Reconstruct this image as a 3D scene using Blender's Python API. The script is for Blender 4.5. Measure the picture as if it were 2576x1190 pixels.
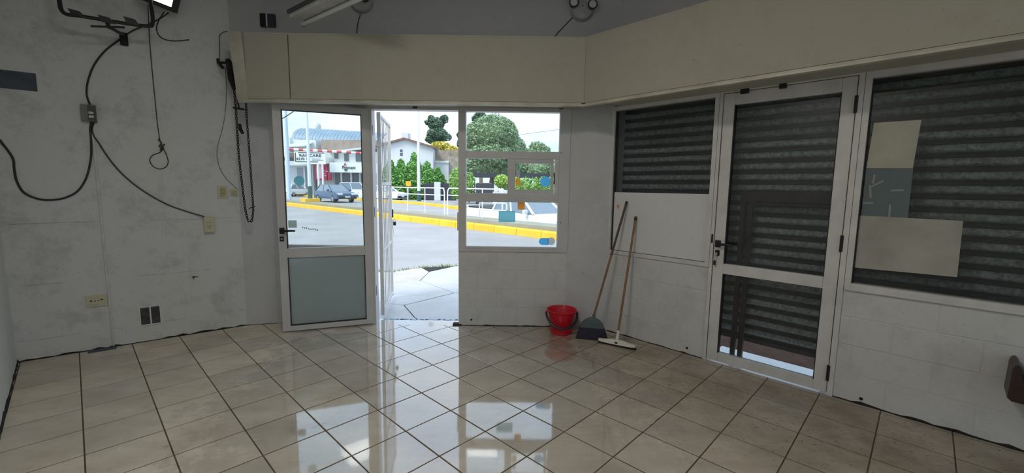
import bpy, bmesh, math, random
from mathutils import Vector, Matrix, noise as mnoise

for o in list(bpy.data.objects): bpy.data.objects.remove(o, do_unlink=True)
SC = bpy.context.scene
COL = SC.collection
S = 1.42                                  # eye height in metres
W, H = 2576, 1190
FPX, PITCH, ROLL = 1070.88695935, -0.11642272, -0.01344233

# ------------------------------------------------------------------ camera
cp, sp, cr, sr = math.cos(PITCH), math.sin(PITCH), math.cos(ROLL), math.sin(ROLL)
RM = Matrix(((1,0,0),(0,cp,-sp),(0,sp,cp))) @ Matrix(((1,0,0),(0,0,1),(0,-1,0))) @ Matrix(((cr,-sr,0),(sr,cr,0),(0,0,1)))
cam_d = bpy.data.cameras.new('camera'); cam = bpy.data.objects.new('camera', cam_d); COL.objects.link(cam)
cam_d.sensor_width = 36.0; cam_d.sensor_fit = 'HORIZONTAL'; cam_d.lens = 36.0*FPX/W; cam_d.clip_start = 0.02; cam_d.clip_end = 500
right, up, back = RM @ Vector((1,0,0)), RM @ Vector((0,-1,0)), RM @ Vector((0,0,-1))
m4 = Matrix((right, up, back)).transposed().to_4x4(); m4.translation = Vector((0,0,S)); cam.matrix_world = m4
SC.camera = cam

# ------------------------------------------------------------------ world, sun, added fill lights, exposure
SC.view_settings.view_transform = 'Standard'; SC.view_settings.look = 'None'
SC.view_settings.gamma = 1.0; SC.view_settings.use_curve_mapping = False
SC.view_settings.exposure = 0.6
wd = bpy.data.worlds.new('sky'); SC.world = wd; wd.use_nodes = True
nt = wd.node_tree; nt.nodes.clear()
out = nt.nodes.new('ShaderNodeOutputWorld'); bg = nt.nodes.new('ShaderNodeBackground'); bg.inputs[1].default_value = 1.2
tc = nt.nodes.new('ShaderNodeTexCoord'); mp = nt.nodes.new('ShaderNodeMapping'); mp.inputs['Scale'].default_value = (1,1,3)
nz = nt.nodes.new('ShaderNodeTexNoise'); nz.inputs['Scale'].default_value = 2.2; nz.inputs['Detail'].default_value = 5
rp = nt.nodes.new('ShaderNodeValToRGB')
rp.color_ramp.elements[0].position = .36; rp.color_ramp.elements[0].color = (.47,.67,.96,1)
rp.color_ramp.elements[1].position = .62; rp.color_ramp.elements[1].color = (.80,.88,.96,1)
nt.links.new(tc.outputs['Generated'], mp.inputs[0]); nt.links.new(mp.outputs[0], nz.inputs['Vector'])
nt.links.new(nz.outputs['Fac'], rp.inputs[0]); nt.links.new(rp.outputs[0], bg.inputs[0]); nt.links.new(bg.outputs[0], out.inputs[0])
sd = bpy.data.lights.new('sun', 'SUN'); sd.energy = 2.3; sd.angle = math.radians(25); sd.color = (1,.97,.92)
sun = bpy.data.objects.new('sun', sd); COL.objects.link(sun)
sun.rotation_euler = Vector((-.45,-.38,.80)).to_track_quat('Z','Y').to_euler()
LAMPS = []
def area(name, loc, size, energy, col, target=None):
    d = bpy.data.lights.new(name, 'AREA'); d.energy = energy; d.shape = 'RECTANGLE'; d.size, d.size_y = size; d.color = col
    o = bpy.data.objects.new(name, d); COL.objects.link(o); o.location = loc
    if target: o.rotation_euler = (Vector(loc)-Vector(target)).to_track_quat('Z','Y').to_euler()
    return o
FILL_POS = [(-.5,1.3,3.325), (2.0,-1.0,3.325)]
for q, e_ in zip(FILL_POS, (19, 4)): area('fill_light', (q[0],q[1],q[2]-.03), (.56,.56), e_, (1,.95,.87))  # added fill lights for the room, no such lamps in view

# ------------------------------------------------------------------ pixel helpers: a pixel gives a direction, a plane gives the distance
def ray(x, y): return RM @ Vector(((x-W/2)/FPX, (y-H/2)/FPX, 1.0))
EYE = Vector((0,0,S))
def ground(x, y, z=0.0):
    d = ray(x,y); return EYE + d*((z-S)/d.z)
def atY(x, y, Y):
    d = ray(x,y); return EYE + d*(Y/d.y)
class Frame:
    """a vertical wall plane: s along it, dep into the room, z up"""
    def __init__(f, o, d, n):
        f.o = Vector((o[0],o[1],0)); f.d = Vector((d[0],d[1],0)).normalized(); f.n = Vector((n[0],n[1],0)).normalized()
    def P(f, s, dep, z): return f.o + f.d*s + f.n*dep + Vector((0,0,z))
    def px(f, x, y, dep=0.0):
        r = ray(x,y); c = (f.o + f.n*dep).dot(f.n); t = c/(r.x*f.n.x + r.y*f.n.y); q = EYE + r*t
        return (q-f.o).dot(f.d), q.z
    def pp(f, x, y, dep=0.0):
        s, z = f.px(x,y,dep); return f.P(s,dep,z)
    def M(f, s=0, dep=0, z=0):
        m = Matrix((f.d, -f.n, Vector((0,0,1)))).transposed().to_4x4(); m.translation = f.P(s,dep,z); return m
YF = 2.98*S
FW = Frame((0,YF), (1,0), (0,-1))
G0 = (1.15166*S, 2.42702*S)
RW = Frame(G0, (.69875,-.71537), (-.71537,-.69875))
LA, LB = Vector((-3.862,3.193)), Vector((-2.654,4.150))
LW = Frame(LA, (.7836,.6213), (.6213,-.7836))
SW = Frame(LA, (.7223,-.6916), (.6916,.7223))
nS, dS = Vector((.71537,.69875,0)), Vector((-.69875,.71537,0))
def ST(c, t, z=0): return nS*c + dS*t + Vector((0,0,z))
def onC(x, y, c):                           # hit of a pixel ray with the vertical plane c along the street
    d = ray(x,y); t = c/(d.x*nS.x + d.y*nS.y); return EYE + d*t

# ------------------------------------------------------------------ object helpers
MWD = {}
def mw(o): return MWD.get(o.name, Matrix())
def thing(name, label, cat, loc=(0,0,0), rotz=0.0, group=None, kind=None, rot=None):
    o = bpy.data.objects.new(name, None); COL.objects.link(o); o.empty_display_size = .1
    m = (rot.to_4x4() if rot else Matrix.Rotation(rotz,4,'Z')); m.translation = Vector(loc)
    o.matrix_world = m; MWD[o.name] = m.copy()
    if label: o['label'] = label
    if cat: o['category'] = cat
    if group: o['group'] = group
    if kind: o['kind'] = kind
    return o
def tag(o, label=None, cat=None, group=None, kind=None):
    if label: o['label'] = label
    if cat: o['category'] = cat
    if group: o['group'] = group
    if kind: o['kind'] = kind
    return o
class MB:
    """collects shapes in world coordinates; build() links them as one mesh object"""
    def __init__(s): s.v = []; s.f = []
    def add(s, vs, fs):
        n = len(s.v); s.v += [Vector(v) for v in vs]; s.f += [tuple(i+n for i in f) for f in fs]; return s
    def hexa(s, p):      # 8 points: bottom 4, top 4
        return s.add(p, [(3,2,1,0),(4,5,6,7),(0,1,5,4),(1,2,6,5),(2,3,7,6),(3,0,4,7)])
    def box(s, a, b, m=None):
        (x0,y0,z0),(x1,y1,z1) = a,b
        p = [(x0,y0,z0),(x1,y0,z0),(x1,y1,z0),(x0,y1,z0),(x0,y0,z1),(x1,y0,z1),(x1,y1,z1),(x0,y1,z1)]
        p = [Vector(q) for q in p]
        if m is not None: p = [m @ q for q in p]
        return s.hexa(p)
    def fbox(s, F, s0, s1, d0, d1, z0, z1):
        return s.hexa([F.P(s0,d1,z0),F.P(s1,d1,z0),F.P(s1,d0,z0),F.P(s0,d0,z0),F.P(s0,d1,z1),F.P(s1,d1,z1),F.P(s1,d0,z1),F.P(s0,d0,z1)])
    def prism(s, poly, z0, z1):
        n = len(poly); a = sum(poly[i][0]*poly[(i+1)%n][1]-poly[(i+1)%n][0]*poly[i][1] for i in range(n))
        if a < 0: poly = poly[::-1]
        vs = [(p[0],p[1],z0) for p in poly]+[(p[0],p[1],z1) for p in poly]
        fs = [tuple(range(n))[::-1], tuple(range(n,2*n))]+[(i,(i+1)%n,n+(i+1)%n,n+i) for i in range(n)]
        return s.add(vs, fs)
    def extrude(s, pts, vec):       # planar polygon extruded by vec
        n = len(pts); pts = [Vector(p) for p in pts]; vec = Vector(vec)
        nr = Vector((0,0,0))
        for i in range(n): nr += (pts[i]-pts[0]).cross(pts[(i+1)%n]-pts[0])
        if nr.dot(vec) > 0: pts = pts[::-1]
        return s.add(pts+[p+vec for p in pts], [tuple(range(n)), tuple(range(n,2*n))[::-1]]+[((i+1)%n,i,n+i,n+(i+1)%n) for i in range(n)])
    def tube(s, pts, r, k=8, closed=False, caps=True):
        pts = [Vector(p) for p in pts]; n = len(pts); rs = r if isinstance(r,(list,tuple)) else [r]*n
        base = len(s.v); ref = None
        for i in range(n):
            if closed: t = pts[(i+1)%n]-pts[i-1]
            else: t = pts[min(i+1,n-1)]-pts[max(i-1,0)]
            t.normalize()
            if ref is None:
                ref = Vector((0,0,1)) if abs(t.z) < .9 else Vector((1,0,0))
            a = ref - t*ref.dot(t)
            if a.length < 1e-6: a = t.orthogonal()
            a.normalize(); ref = a; b = t.cross(a)
            for j in range(k):
                w = 2*math.pi*j/k; s.v.append(pts[i]+(a*math.cos(w)+b*math.sin(w))*rs[i])
        for i in range(n if closed else n-1):
            for j in range(k):
                q = ((i+1)%n)*k
                s.f.append((base+i*k+j, base+i*k+(j+1)%k, base+q+(j+1)%k, base+q+j))
        if caps and not closed:
            s.f.append(tuple(base+j for j in range(k))[::-1]); s.f.append(tuple(base+(n-1)*k+j for j in range(k)))
        return s
    def lathe(s, prof, m=None, k=20, cap0=True, cap1=True):      # prof: (r,z)
        base = len(s.v)
        for r,z in prof:
            for j in range(k):
                w = 2*math.pi*j/k; q = Vector((r*math.cos(w), r*math.sin(w), z)); s.v.append(m @ q if m is not None else q)
        for i in range(len(prof)-1):
            for j in range(k): s.f.append((base+i*k+j, base+i*k+(j+1)%k, base+(i+1)*k+(j+1)%k, base+(i+1)*k+j))
        if cap0: s.f.append(tuple(base+j for j in range(k))[::-1])
        if cap1: s.f.append(tuple(base+(len(prof)-1)*k+j for j in range(k)))
        return s
    def build(s, name, mat, parent=None, smooth=False, bevel=0.0, seg=2, recalc=True):
        me = bpy.data.meshes.new(name)
        inv = mw(parent).inverted() if parent is not None else None
        if parent is None and s.v:
            lo = Vector((min(v[i] for v in s.v) for i in range(3))); hi = Vector((max(v[i] for v in s.v) for i in range(3)))
            org = Vector(((lo.x+hi.x)/2,(lo.y+hi.y)/2,lo.z)); vs = [v-org for v in s.v]
        else: vs = [inv @ v for v in s.v]; org = None
        me.from_pydata([tuple(v) for v in vs], [], s.f); me.update()
        if recalc:
            bm = bmesh.new(); bm.from_mesh(me); bmesh.ops.recalc_face_normals(bm, faces=bm.faces); bm.to_mesh(me); bm.free()
        if bevel:
            bm = bmesh.new(); bm.from_mesh(me)
            eg = [e for e in bm.edges if len(e.link_faces) == 2 and e.calc_face_angle(0) > .5]
            bmesh.ops.bevel(bm, geom=eg, offset=bevel, segments=seg, affect='EDGES', profile=.6, clamp_overlap=True)
            bm.to_mesh(me); bm.free()
        if smooth:
            for p in me.polygons: p.use_smooth = True
            try: me.set_sharp_from_angle(angle=math.radians(40))
            except Exception: pass
        if mat: me.materials.append(mat)
        o = bpy.data.objects.new(name, me); COL.objects.link(o)
        if parent is not None:
            o.parent = parent; MWD[o.name] = mw(parent).copy()
        else:
            o.location = org; MWD[o.name] = Matrix.Translation(org)
        return o
def inst(name, me, parent, world_m):
    o = bpy.data.objects.new(name, me); COL.objects.link(o); o.parent = parent
    o.matrix_local = mw(parent).inverted() @ world_m; return o
def bez(pts, n=10):            # smooth curve through points
    pts = [Vector(p) for p in pts]; out = []
    for i in range(len(pts)-1):
        p0, p1, p2, p3 = pts[max(i-1,0)], pts[i], pts[i+1], pts[min(i+2,len(pts)-1)]
        for j in range(n):
            t = j/n
            out.append(.5*((2*p1)+(p2-p0)*t+(2*p0-5*p1+4*p2-p3)*t*t+(3*p1-p0-3*p2+p3)*t**3))
    return out+[pts[-1]]
def text(name, body, size, mat, parent, m, align='CENTER', depth=.004, xs=1.0):
    cu = bpy.data.curves.new(name,'FONT'); cu.body = body; cu.size = size; cu.align_x = align; cu.align_y = 'CENTER'; cu.extrude = depth
    t = bpy.data.objects.new(name, cu); COL.objects.link(t)
    dg = bpy.context.evaluated_depsgraph_get(); dg.update()
    me = bpy.data.meshes.new_from_object(t.evaluated_get(dg)); bpy.data.objects.remove(t, do_unlink=True)
    me.materials.clear(); me.materials.append(mat)
    o = bpy.data.objects.new(name, me); COL.objects.link(o); o.parent = parent
    o.matrix_local = mw(parent).inverted() @ m @ Matrix.Diagonal((xs,1,1,1)); return o

# ------------------------------------------------------------------ materials
class N:
    def __init__(s, name):
        s.m = bpy.data.materials.new(name); s.m.use_nodes = True; s.t = s.m.node_tree
        s.b = s.t.nodes['Principled BSDF']; s.o = s.t.nodes['Material Output']
    def n(s, typ, **kw):
        q = s.t.nodes.new('ShaderNode'+typ)
        for k,v in kw.items():
            if k in q.inputs: q.inputs[k].default_value = v
            else: setattr(q, k, v)
        return q
    def l(s, a, b): s.t.links.new(a, b)
    def pos(s): return s.n('NewGeometry').outputs['Position']
    def noise(s, scale, detail=4, rough=.6, vec=None, stretch=None):
        q = s.n('TexNoise', Scale=scale, Detail=detail, Roughness=rough); v = vec or s.pos()
        if stretch:
            mp = s.n('Mapping'); mp.inputs['Scale'].default_value = stretch; s.l(v, mp.inputs[0]); v = mp.outputs[0]
        s.l(v, q.inputs['Vector']); return q.outputs['Fac']
    def ramp(s, fac, p0, c0, p1, c1):
        r = s.n('ValToRGB'); e = r.color_ramp.elements
        e[0].position, e[1].position = p0, p1
        e[0].color = (*c0,1) if len(c0)==3 else c0; e[1].color = (*c1,1) if len(c1)==3 else c1
        s.l(fac, r.inputs[0]); return r.outputs[0]
    def mix(s, fac, a, b, mode='MIX'):
        q = s.n('Mix', data_type='RGBA', blend_type=mode)
        for val, i in ((fac,0),(a,6),(b,7)):
            if isinstance(val,(tuple,list)): q.inputs[i].default_value = (*val,1)
            elif isinstance(val,(int,float)): q.inputs[i].default_value = val
            else: s.l(val, q.inputs[i])
        return q.outputs[2]
    def math(s, op, a, b=0.0, c=0.0, clamp=False):
        q = s.n('Math', operation=op); q.use_clamp = clamp
        for i,val in enumerate((a,b,c)):
            if isinstance(val,(int,float)): q.inputs[i].default_value = val
            else: s.l(val, q.inputs[i])
        return q.outputs[0]
    def bump(s, h, strength=.2, dist=.01):
        q = s.n('Bump', Strength=strength, Distance=dist); s.l(h, q.inputs['Height']); s.l(q.outputs[0], s.b.inputs['Normal'])
    def col(s, c):
        if isinstance(c,(tuple,list)): s.b.inputs['Base Color'].default_value = (*c,1)
        else: s.l(c, s.b.inputs['Base Color'])
    def rough(s, r):
        if isinstance(r,(int,float)): s.b.inputs['Roughness'].default_value = r
        else: s.l(r, s.b.inputs['Roughness'])
def flat(name, c, rough=.5, metal=0.0, var=.12, scale=9.0, bump=0.0, spec=None):
    """plain paint / plastic / metal with a little mottling"""
    k = N(name); f = k.noise(scale, 4)
    k.col(k.ramp(f, .3, tuple(x*(1-var) for x in c), .7, tuple(min(1,x*(1+var)) for x in c)))
    k.rough(rough); k.b.inputs['Metallic'].default_value = metal
    if spec is not None: k.b.inputs['Specular IOR Level'].default_value = spec
    if bump: k.bump(k.noise(scale*12,3), bump, .004)
    return k.m
def plaster(name, c, dirt=(.30,.31,.30), lines=(), amt=.55, streak=True):
    k = N(name)
    base = k.mix(k.noise(1.3,5,.65), tuple(x*.90 for x in c), tuple(min(1,x*1.06) for x in c))
    sm = k.ramp(k.noise(2.6,12,.80), .49, (0,0,0), .74, (1,1,1))
    base = k.mix(k.math('MULTIPLY', sm, amt), base, dirt)
    if streak:
        st = k.ramp(k.noise(5,5,.7,stretch=(1,1,.12)), .60, (0,0,0), .78, (1,1,1))
        base = k.mix(k.math('MULTIPLY', st, amt*.45), base, tuple(x*1.1 for x in dirt))
    sp_ = k.ramp(k.noise(38,2,.5), .70, (0,0,0), .76, (1,1,1))
    base = k.mix(k.math('MULTIPLY', sp_, .35), base, (.16,.16,.15))
    if lines:
        sx = k.n('SeparateXYZ'); k.l(k.pos(), sx.inputs[0])
        wob = k.math('MULTIPLY_ADD', k.noise(4,3), .02, -.01)
        zz = k.math('ADD', sx.outputs[2], wob)
        for z0, wd_ in lines:
            d = k.math('ABSOLUTE', k.math('SUBTRACT', zz, z0))
            ln = k.math('LESS_THAN', d, wd_)
            ms = k.ramp(k.noise(3.1,4,.6), .46, (0,0,0), .56, (1,1,1))
            base = k.mix(k.math('MULTIPLY', k.math('MULTIPLY', ln, ms), .42), base, (.16,.16,.16))
    k.col(base); k.rough(.75); k.b.inputs['Specular IOR Level'].default_value = .3
    k.bump(k.noise(24,6,.65), .22, .006)
    return k.m
def glass(name, tint=(1,1,1), refl=1.0, dust=0.0):
    k = N(name); k.t.nodes.remove(k.b)
    tr = k.n('BsdfTransparent'); tr.inputs[0].default_value = (*tint,1)
    gl = k.n('BsdfGlossy', Roughness=.01); fr = k.n('Fresnel', IOR=1.45); mx = k.n('MixShader')
    k.l(k.math('MULTIPLY', fr.outputs[0], refl), mx.inputs[0]); k.l(tr.outputs[0], mx.inputs[1]); k.l(gl.outputs[0], mx.inputs[2])
    last = mx.outputs[0]
    if dust:
        df = k.n('BsdfDiffuse'); df.inputs[0].default_value = (.6,.62,.62,1); m2 = k.n('MixShader')
        k.l(k.math('MULTIPLY', k.ramp(k.noise(3,5), .35, (.3,.3,.3), .7, (1,1,1)), dust), m2.inputs[0]); k.l(last, m2.inputs[1]); k.l(df.outputs[0], m2.inputs[2]); last = m2.outputs[0]
    k.l(last, k.o.inputs[0]); return k.m
def film(name, c, alpha, transl=.5):
    """sticker or frosted film on glass: part diffuse, part see-through, lit from both sides"""
    k = N(name); k.t.nodes.remove(k.b)
    tr = k.n('BsdfTransparent'); tr.inputs[0].default_value = (*c,1)
    df = k.n('BsdfDiffuse'); df.inputs[0].default_value = (*c,1); tl = k.n('BsdfTranslucent'); tl.inputs[0].default_value = (*c,1)
    a = k.n('MixShader'); a.inputs[0].default_value = transl; k.l(df.outputs[0], a.inputs[1]); k.l(tl.outputs[0], a.inputs[2])
    b = k.n('MixShader'); b.inputs[0].default_value = alpha; k.l(tr.outputs[0], b.inputs[1]); k.l(a.outputs[0], b.inputs[2]); k.l(b.outputs[0], k.o.inputs[0])
    return k.m

M = {}
M['plaster_left'] = plaster('plaster_left', (.66,.67,.65), lines=((1.085,.0035),(.60,.003),(.16,.0025)), amt=.8)
M['plaster_side'] = plaster('plaster_side', (.74,.76,.74), amt=.35)
M['plaster_front'] = plaster('plaster_front', (.58,.58,.575), amt=.5)
M['plaster_up'] = plaster('plaster_up', (.50,.50,.51), amt=.3, streak=False)
M['block_paint'] = plaster('block_paint', (.64,.64,.62), amt=.5)
M['joint'] = plaster('joint', (.60,.60,.585), amt=.3)
M['ceiling'] = flat('ceiling', (.55,.55,.55), .8)
M['fascia'] = plaster('fascia', (.43,.405,.335), dirt=(.29,.255,.19), amt=.45, streak=False)
M['fascia_trim'] = flat('fascia_trim', (.50,.47,.38), .45, var=.2, scale=5)
M['alu'] = flat('alu', (.56,.555,.55), .38, var=.07, scale=4, bump=.03)  # base colour lowered to darken the backlit front frames
M['alu_old'] = flat('alu_old', (.64,.63,.60), .42, var=.12, scale=5, bump=.05)
M['black'] = flat('black', (.012,.012,.014), .45)
M['rubber'] = flat('rubber', (.02,.02,.022), .6)
M['grime'] = flat('grime', (.018,.016,.014), .9, var=.6, scale=14, bump=.5)
M['glass'] = glass('glass', (.97,.99,.985), 1.0, .03)
M['glass_dusty'] = glass('glass_dusty', (.80,.82,.82), .8, .035)
M['panel_white'] = plaster('panel_white', (.72,.73,.72), dirt=(.45,.45,.44), amt=.25)
M['cable'] = flat('cable', (.022,.022,.024), .5)
M['cream'] = flat('cream', (.55,.52,.36), .45, var=.1)
M['cream_dk'] = flat('cream_dk', (.42,.36,.18), .5, var=.1)
M['steel'] = flat('steel', (.55,.56,.57), .3, .9)
M['spray'] = flat('spray', (.07,.085,.11), .7, var=.25)

# floor tile: beige ceramic, a water film where it has been mopped
k = N('tile')
oi = k.n('ObjectInfo').outputs['Random']
P_ = k.pos()
veins = k.noise(3.2, 6, .62, stretch=None)
st_ = k.noise(2.4,7,.72, stretch=(.55,1.9,1))
base = k.mix(k.ramp(k.math('ADD', k.math('MULTIPLY', veins, .5), k.math('MULTIPLY', st_, .5)), .34, (0,0,0), .64, (1,1,1)), (.50,.43,.335), (.76,.70,.59))
vary = k.mix(oi, (.86,.86,.86), (1.08,1.07,1.05))
base = k.mix(1.0, base, vary, 'MULTIPLY')
gw = k.ramp(k.noise(11,5,.7), .58, (0,0,0), .75, (1,1,1))
base = k.mix(k.math('MULTIPLY', gw, .5), base, (.36,.30,.22))
sx = k.n('SeparateXYZ'); k.l(P_, sx.inputs[0])
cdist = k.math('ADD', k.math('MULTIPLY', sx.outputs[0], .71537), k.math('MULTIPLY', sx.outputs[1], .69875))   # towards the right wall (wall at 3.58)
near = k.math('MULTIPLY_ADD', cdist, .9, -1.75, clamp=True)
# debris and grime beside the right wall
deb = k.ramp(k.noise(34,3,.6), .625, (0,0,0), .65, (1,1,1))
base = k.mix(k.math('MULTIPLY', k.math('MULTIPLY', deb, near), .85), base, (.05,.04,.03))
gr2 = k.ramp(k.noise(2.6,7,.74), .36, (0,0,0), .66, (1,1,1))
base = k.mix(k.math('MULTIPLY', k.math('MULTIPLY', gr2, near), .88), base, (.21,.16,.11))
base = k.mix(k.math('MULTIPLY', near, .38), base, (.27,.215,.155))  # even brown blended in more strongly towards the right wall
# wet: an elongated patch from the doorway into the room
dx = k.math('SUBTRACT', sx.outputs[0], -.55); dy = k.math('SUBTRACT', sx.outputs[1], 2.9)
rx = k.math('MULTIPLY_ADD', dx, .93, k.math('MULTIPLY', dy, .25)); ry = k.math('MULTIPLY_ADD', dy, .97, k.math('MULTIPLY', dx, -.2))
rr = k.math('ADD', k.math('POWER', k.math('DIVIDE', rx, 1.35), 2), k.math('POWER', k.math('DIVIDE', ry, 2.1), 2))
wetn = k.math('MULTIPLY_ADD', k.noise(2.6,9,.74), 2.6, -1.30)
wv = k.math('SUBTRACT', k.math('ADD', 1.0, wetn), rr)
wet = k.math('MULTIPLY', k.math('ADD', wv, .10), 4.0, clamp=True)
pud = k.math('MULTIPLY', k.math('SUBTRACT', wv, .35), 6.0, clamp=True)
base = k.mix(k.math('MULTIPLY', wet, .30), base, (.30,.265,.225))
k.col(base)
dry_r = k.math('MULTIPLY_ADD', k.noise(7,5), .30, .30)
wet_r = k.math('MULTIPLY_ADD', k.noise(7,6), .34, .02)
r1 = k.mix(wet, dry_r, wet_r); r2 = k.mix(pud, r1, (.035,.035,.035))
k.rough(r2)
k.b.inputs['IOR'].default_value = 1.55; k.b.inputs['Coat IOR'].default_value = 1.9
k.l(k.math('MULTIPLY', wet, .9), k.b.inputs['Coat Weight']); k.b.inputs['Coat Roughness'].default_value = .05
k.bump(k.noise(18,4,.6), .06, .004)
M['tile'] = k.m
M['grout'] = flat('grout', (.095,.066,.044), .85, var=.5, scale=14, bump=.3)

# ------------------------------------------------------------------ room shell
ZC = 3.35
PL1 = Vector((-2.38, YF)); PE = Vector((.555, YF)); PFm = RW.P(-.965,0,0); PF = Vector((PFm.x,PFm.y))
FAR = RW.P(5.0,0,0)
q = SW.o; den = SW.d.dot(RW.d); kk = (5.0-(q-RW.o).dot(RW.d))/den; SFAR = q+SW.d*kk
ROOM = [(LA.x,LA.y),(LB.x,LB.y),(PL1.x,PL1.y),(PE.x,PE.y),(PF.x,PF.y),(FAR.x,FAR.y),(SFAR.x,SFAR.y)]
def struct(name, mb, mat, **kw):
    o = mb.build(name, mat, **kw); o['kind'] = 'structure'; return o
def label(o, l): o['label'] = l; return o
# floor slab (grout colour) with a tongue through each doorway
mb = MB(); mb.prism(ROOM, -.12, -.0018)
floor = struct('floor', mb, M['grout']); label(floor, 'beige square ceramic tile floor, partly wet, with dark grout')
def clip(poly, room):
    n = len(room); a = sum(room[i][0]*room[(i+1)%n][1]-room[(i+1)%n][0]*room[i][1] for i in range(n)); sg = 1 if a > 0 else -1
    for i in range(n):
        A, B = room[i], room[(i+1)%n]; ex, ey = B[0]-A[0], B[1]-A[1]; res = []
        side = lambda p: sg*(ex*(p[1]-A[1])-ey*(p[0]-A[0]))
        for j in range(len(poly)):
            p, q = poly[j], poly[(j+1)%len(poly)]; sp_, sq = side(p), side(q)
            if sp_ >= 0: res.append(p)
            if (sp_ > 0) != (sq > 0) and abs(sp_-sq) > 1e-9:
                t = sp_/(sp_-sq); res.append((p[0]+(q[0]-p[0])*t, p[1]+(q[1]-p[1])*t))
        poly = res
        if len(poly) < 3: return []
    return poly
TS, TH, TOX, TOY = .230004*S, .80095, -1.72549*S, 1.61860*S
tu = Vector((math.cos(TH), math.sin(TH))); tv = Vector((math.sin(TH), -math.cos(TH)))
def tile_mesh(poly, c, name='tile'):
    # bevelled slab: bottom ring, side ring, inset top ring
    n = len(poly); a = sum(poly[i][0]*poly[(i+1)%n][1]-poly[(i+1)%n][0]*poly[i][1] for i in range(n))
    if a < 0: poly = poly[::-1]
    cx = sum(p[0] for p in poly)/n; cy = sum(p[1] for p in poly)/n
    rmin = min(math.hypot(p[0]-cx,p[1]-cy) for p in poly); ins = max(0.0, 1-.003/max(rmin,.02))
    vs = [(p[0]-c[0],p[1]-c[1],-.0060) for p in poly]+[(p[0]-c[0],p[1]-c[1],-.0008) for p in poly]+[(cx+(p[0]-cx)*ins-c[0],cy+(p[1]-cy)*ins-c[1],0) for p in poly]
    fs = [(i,(i+1)%n,n+(i+1)%n,n+i) for i in range(n)]+[(n+i,n+(i+1)%n,2*n+(i+1)%n,2*n+i) for i in range(n)]+[tuple(range(2*n,3*n))]
    me = bpy.data.meshes.new(name); me.from_pydata(vs,[],fs); me.update(); me.materials.append(M['tile']); return me
rnd = random.Random(3)
full = None; GAP = .0034
rest = MB()
for i in range(-12,34):
    for j in range(-12,34):
        o2 = Vector((TOX,TOY))
        cs = [o2+tu*((i+a)*TS+(GAP if a==0 else -GAP))+tv*((j+b)*TS+(GAP if b==0 else -GAP)) for a,b in ((0,0),(1,0),(1,1),(0,1))]
        poly = [(p.x,p.y) for p in cs]; cp_ = clip(poly, ROOM)
        if not cp_: continue
        ar = abs(sum(cp_[q][0]*cp_[(q+1)%len(cp_)][1]-cp_[(q+1)%len(cp_)][0]*cp_[q][1] for q in range(len(cp_))))/2
        if ar < .0008: continue
        c = (sum(p.x for p in cs)/4, sum(p.y for p in cs)/4)
        inview = c[1] > .75 and abs(c[0]) < 1.32*c[1]+.7
        if not inview: rest.prism(cp_, -.006, 0); continue
        if ar > .98*(TS-2*GAP)**2:
            if full is None: full = tile_mesh(poly, c)
            me, dz = full, 0
        else: me, dz = tile_mesh(cp_, c), 0
        ob = bpy.data.objects.new('tile', me); COL.objects.link(ob); ob.parent = floor
        tilt = Matrix.Rotation(rnd.uniform(-.0016,.0016),4,'X') @ Matrix.Rotation(rnd.uniform(-.0016,.0016),4,'Y')
        if me is not full: tilt = Matrix()
        ob.matrix_local = mw(floor).inverted() @ Matrix.Translation((c[0],c[1],rnd.uniform(-.0003,.0003))) @ tilt
o = rest.build('tile_field', M['tile'], floor); o['kind'] = 'stuff'

# ceiling
mb = MB(); mb.prism(ROOM, ZC, ZC+.15); ceiling = struct('ceiling', mb, M['ceiling']); label(ceiling, 'plain grey ceiling of the shop')
# left and side walls
T = .18
mb = MB().prism([(LA.x,LA.y),(LB.x,LB.y)]+[tuple((LW.P(s,-T,0)).xy) for s in (LW.px(622,818)[0]+.02,-.25)], 0, ZC)
wall_left = struct('wall_left', mb, M['plaster_left']); label(wall_left, 'stained grey-white plaster wall with cables and sockets')
mb = MB().prism([(LA.x,LA.y),(SFAR.x,SFAR.y)]+[tuple(SW.P(s,-T,0).xy) for s in ((SFAR-SW.o).dot(SW.d), -.0)], 0, ZC)
wall_side = struct('wall_side', mb, M['plaster_side']); label(wall_side, 'pale plaster side wall with a dirty foot')
# unseen back wall, its wide doorway added to let daylight in
BF = Frame((FAR.x,FAR.y), (SFAR.x-FAR.x, SFAR.y-FAR.y), (-RW.d.x,-RW.d.y)); bl = (SFAR-FAR).length
mb = MB(); mb.fbox(BF,0,1.2,-T,0,0,ZC); mb.fbox(BF,bl-.9,bl,-T,0,0,ZC); mb.fbox(BF,1.2,bl-.9,-T,0,2.4,ZC)
wall_back = struct('wall_back', mb, M['plaster_side']); label(wall_back, 'plain plaster back wall with an unseen doorway added for daylight')

# front wall: pillar at left, low block walls, header above the openings, column at right
DO0, DO1 = -1.405, -.535                    # door opening
ZH = 2.185
mb = MB().prism([(LB.x,LB.y),(PL1.x,PL1.y),(PL1.x,YF+T),(LB.x-.14,YF+T)], 0, ZC)
mb.fbox(FW, -2.38, 1.0, -T, 0, ZH, ZC)
wall_front = struct('wall_front', mb, M['plaster_up']); label(wall_front, 'grey plaster front wall above the door and windows')
mb = MB().prism([(PE.x,PE.y),(PF.x,PF.y),tuple(RW.P(-.965,-T,0).xy),(.80,YF+T),(PE.x,YF+T)], 0, 2.6)
o = mb.build('column', M['plaster_front'], wall_front); o['label'] = 'grey painted corner column between front and right walls'
mb = MB().prism([(LB.x+.002,LB.y-.002),(PL1.x,PL1.y-.002),(PL1.x,YF),(LB.x,LB.y)], 0, 2.6)
o = mb.build('pillar_facing', M['plaster_front'], wall_front)
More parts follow.
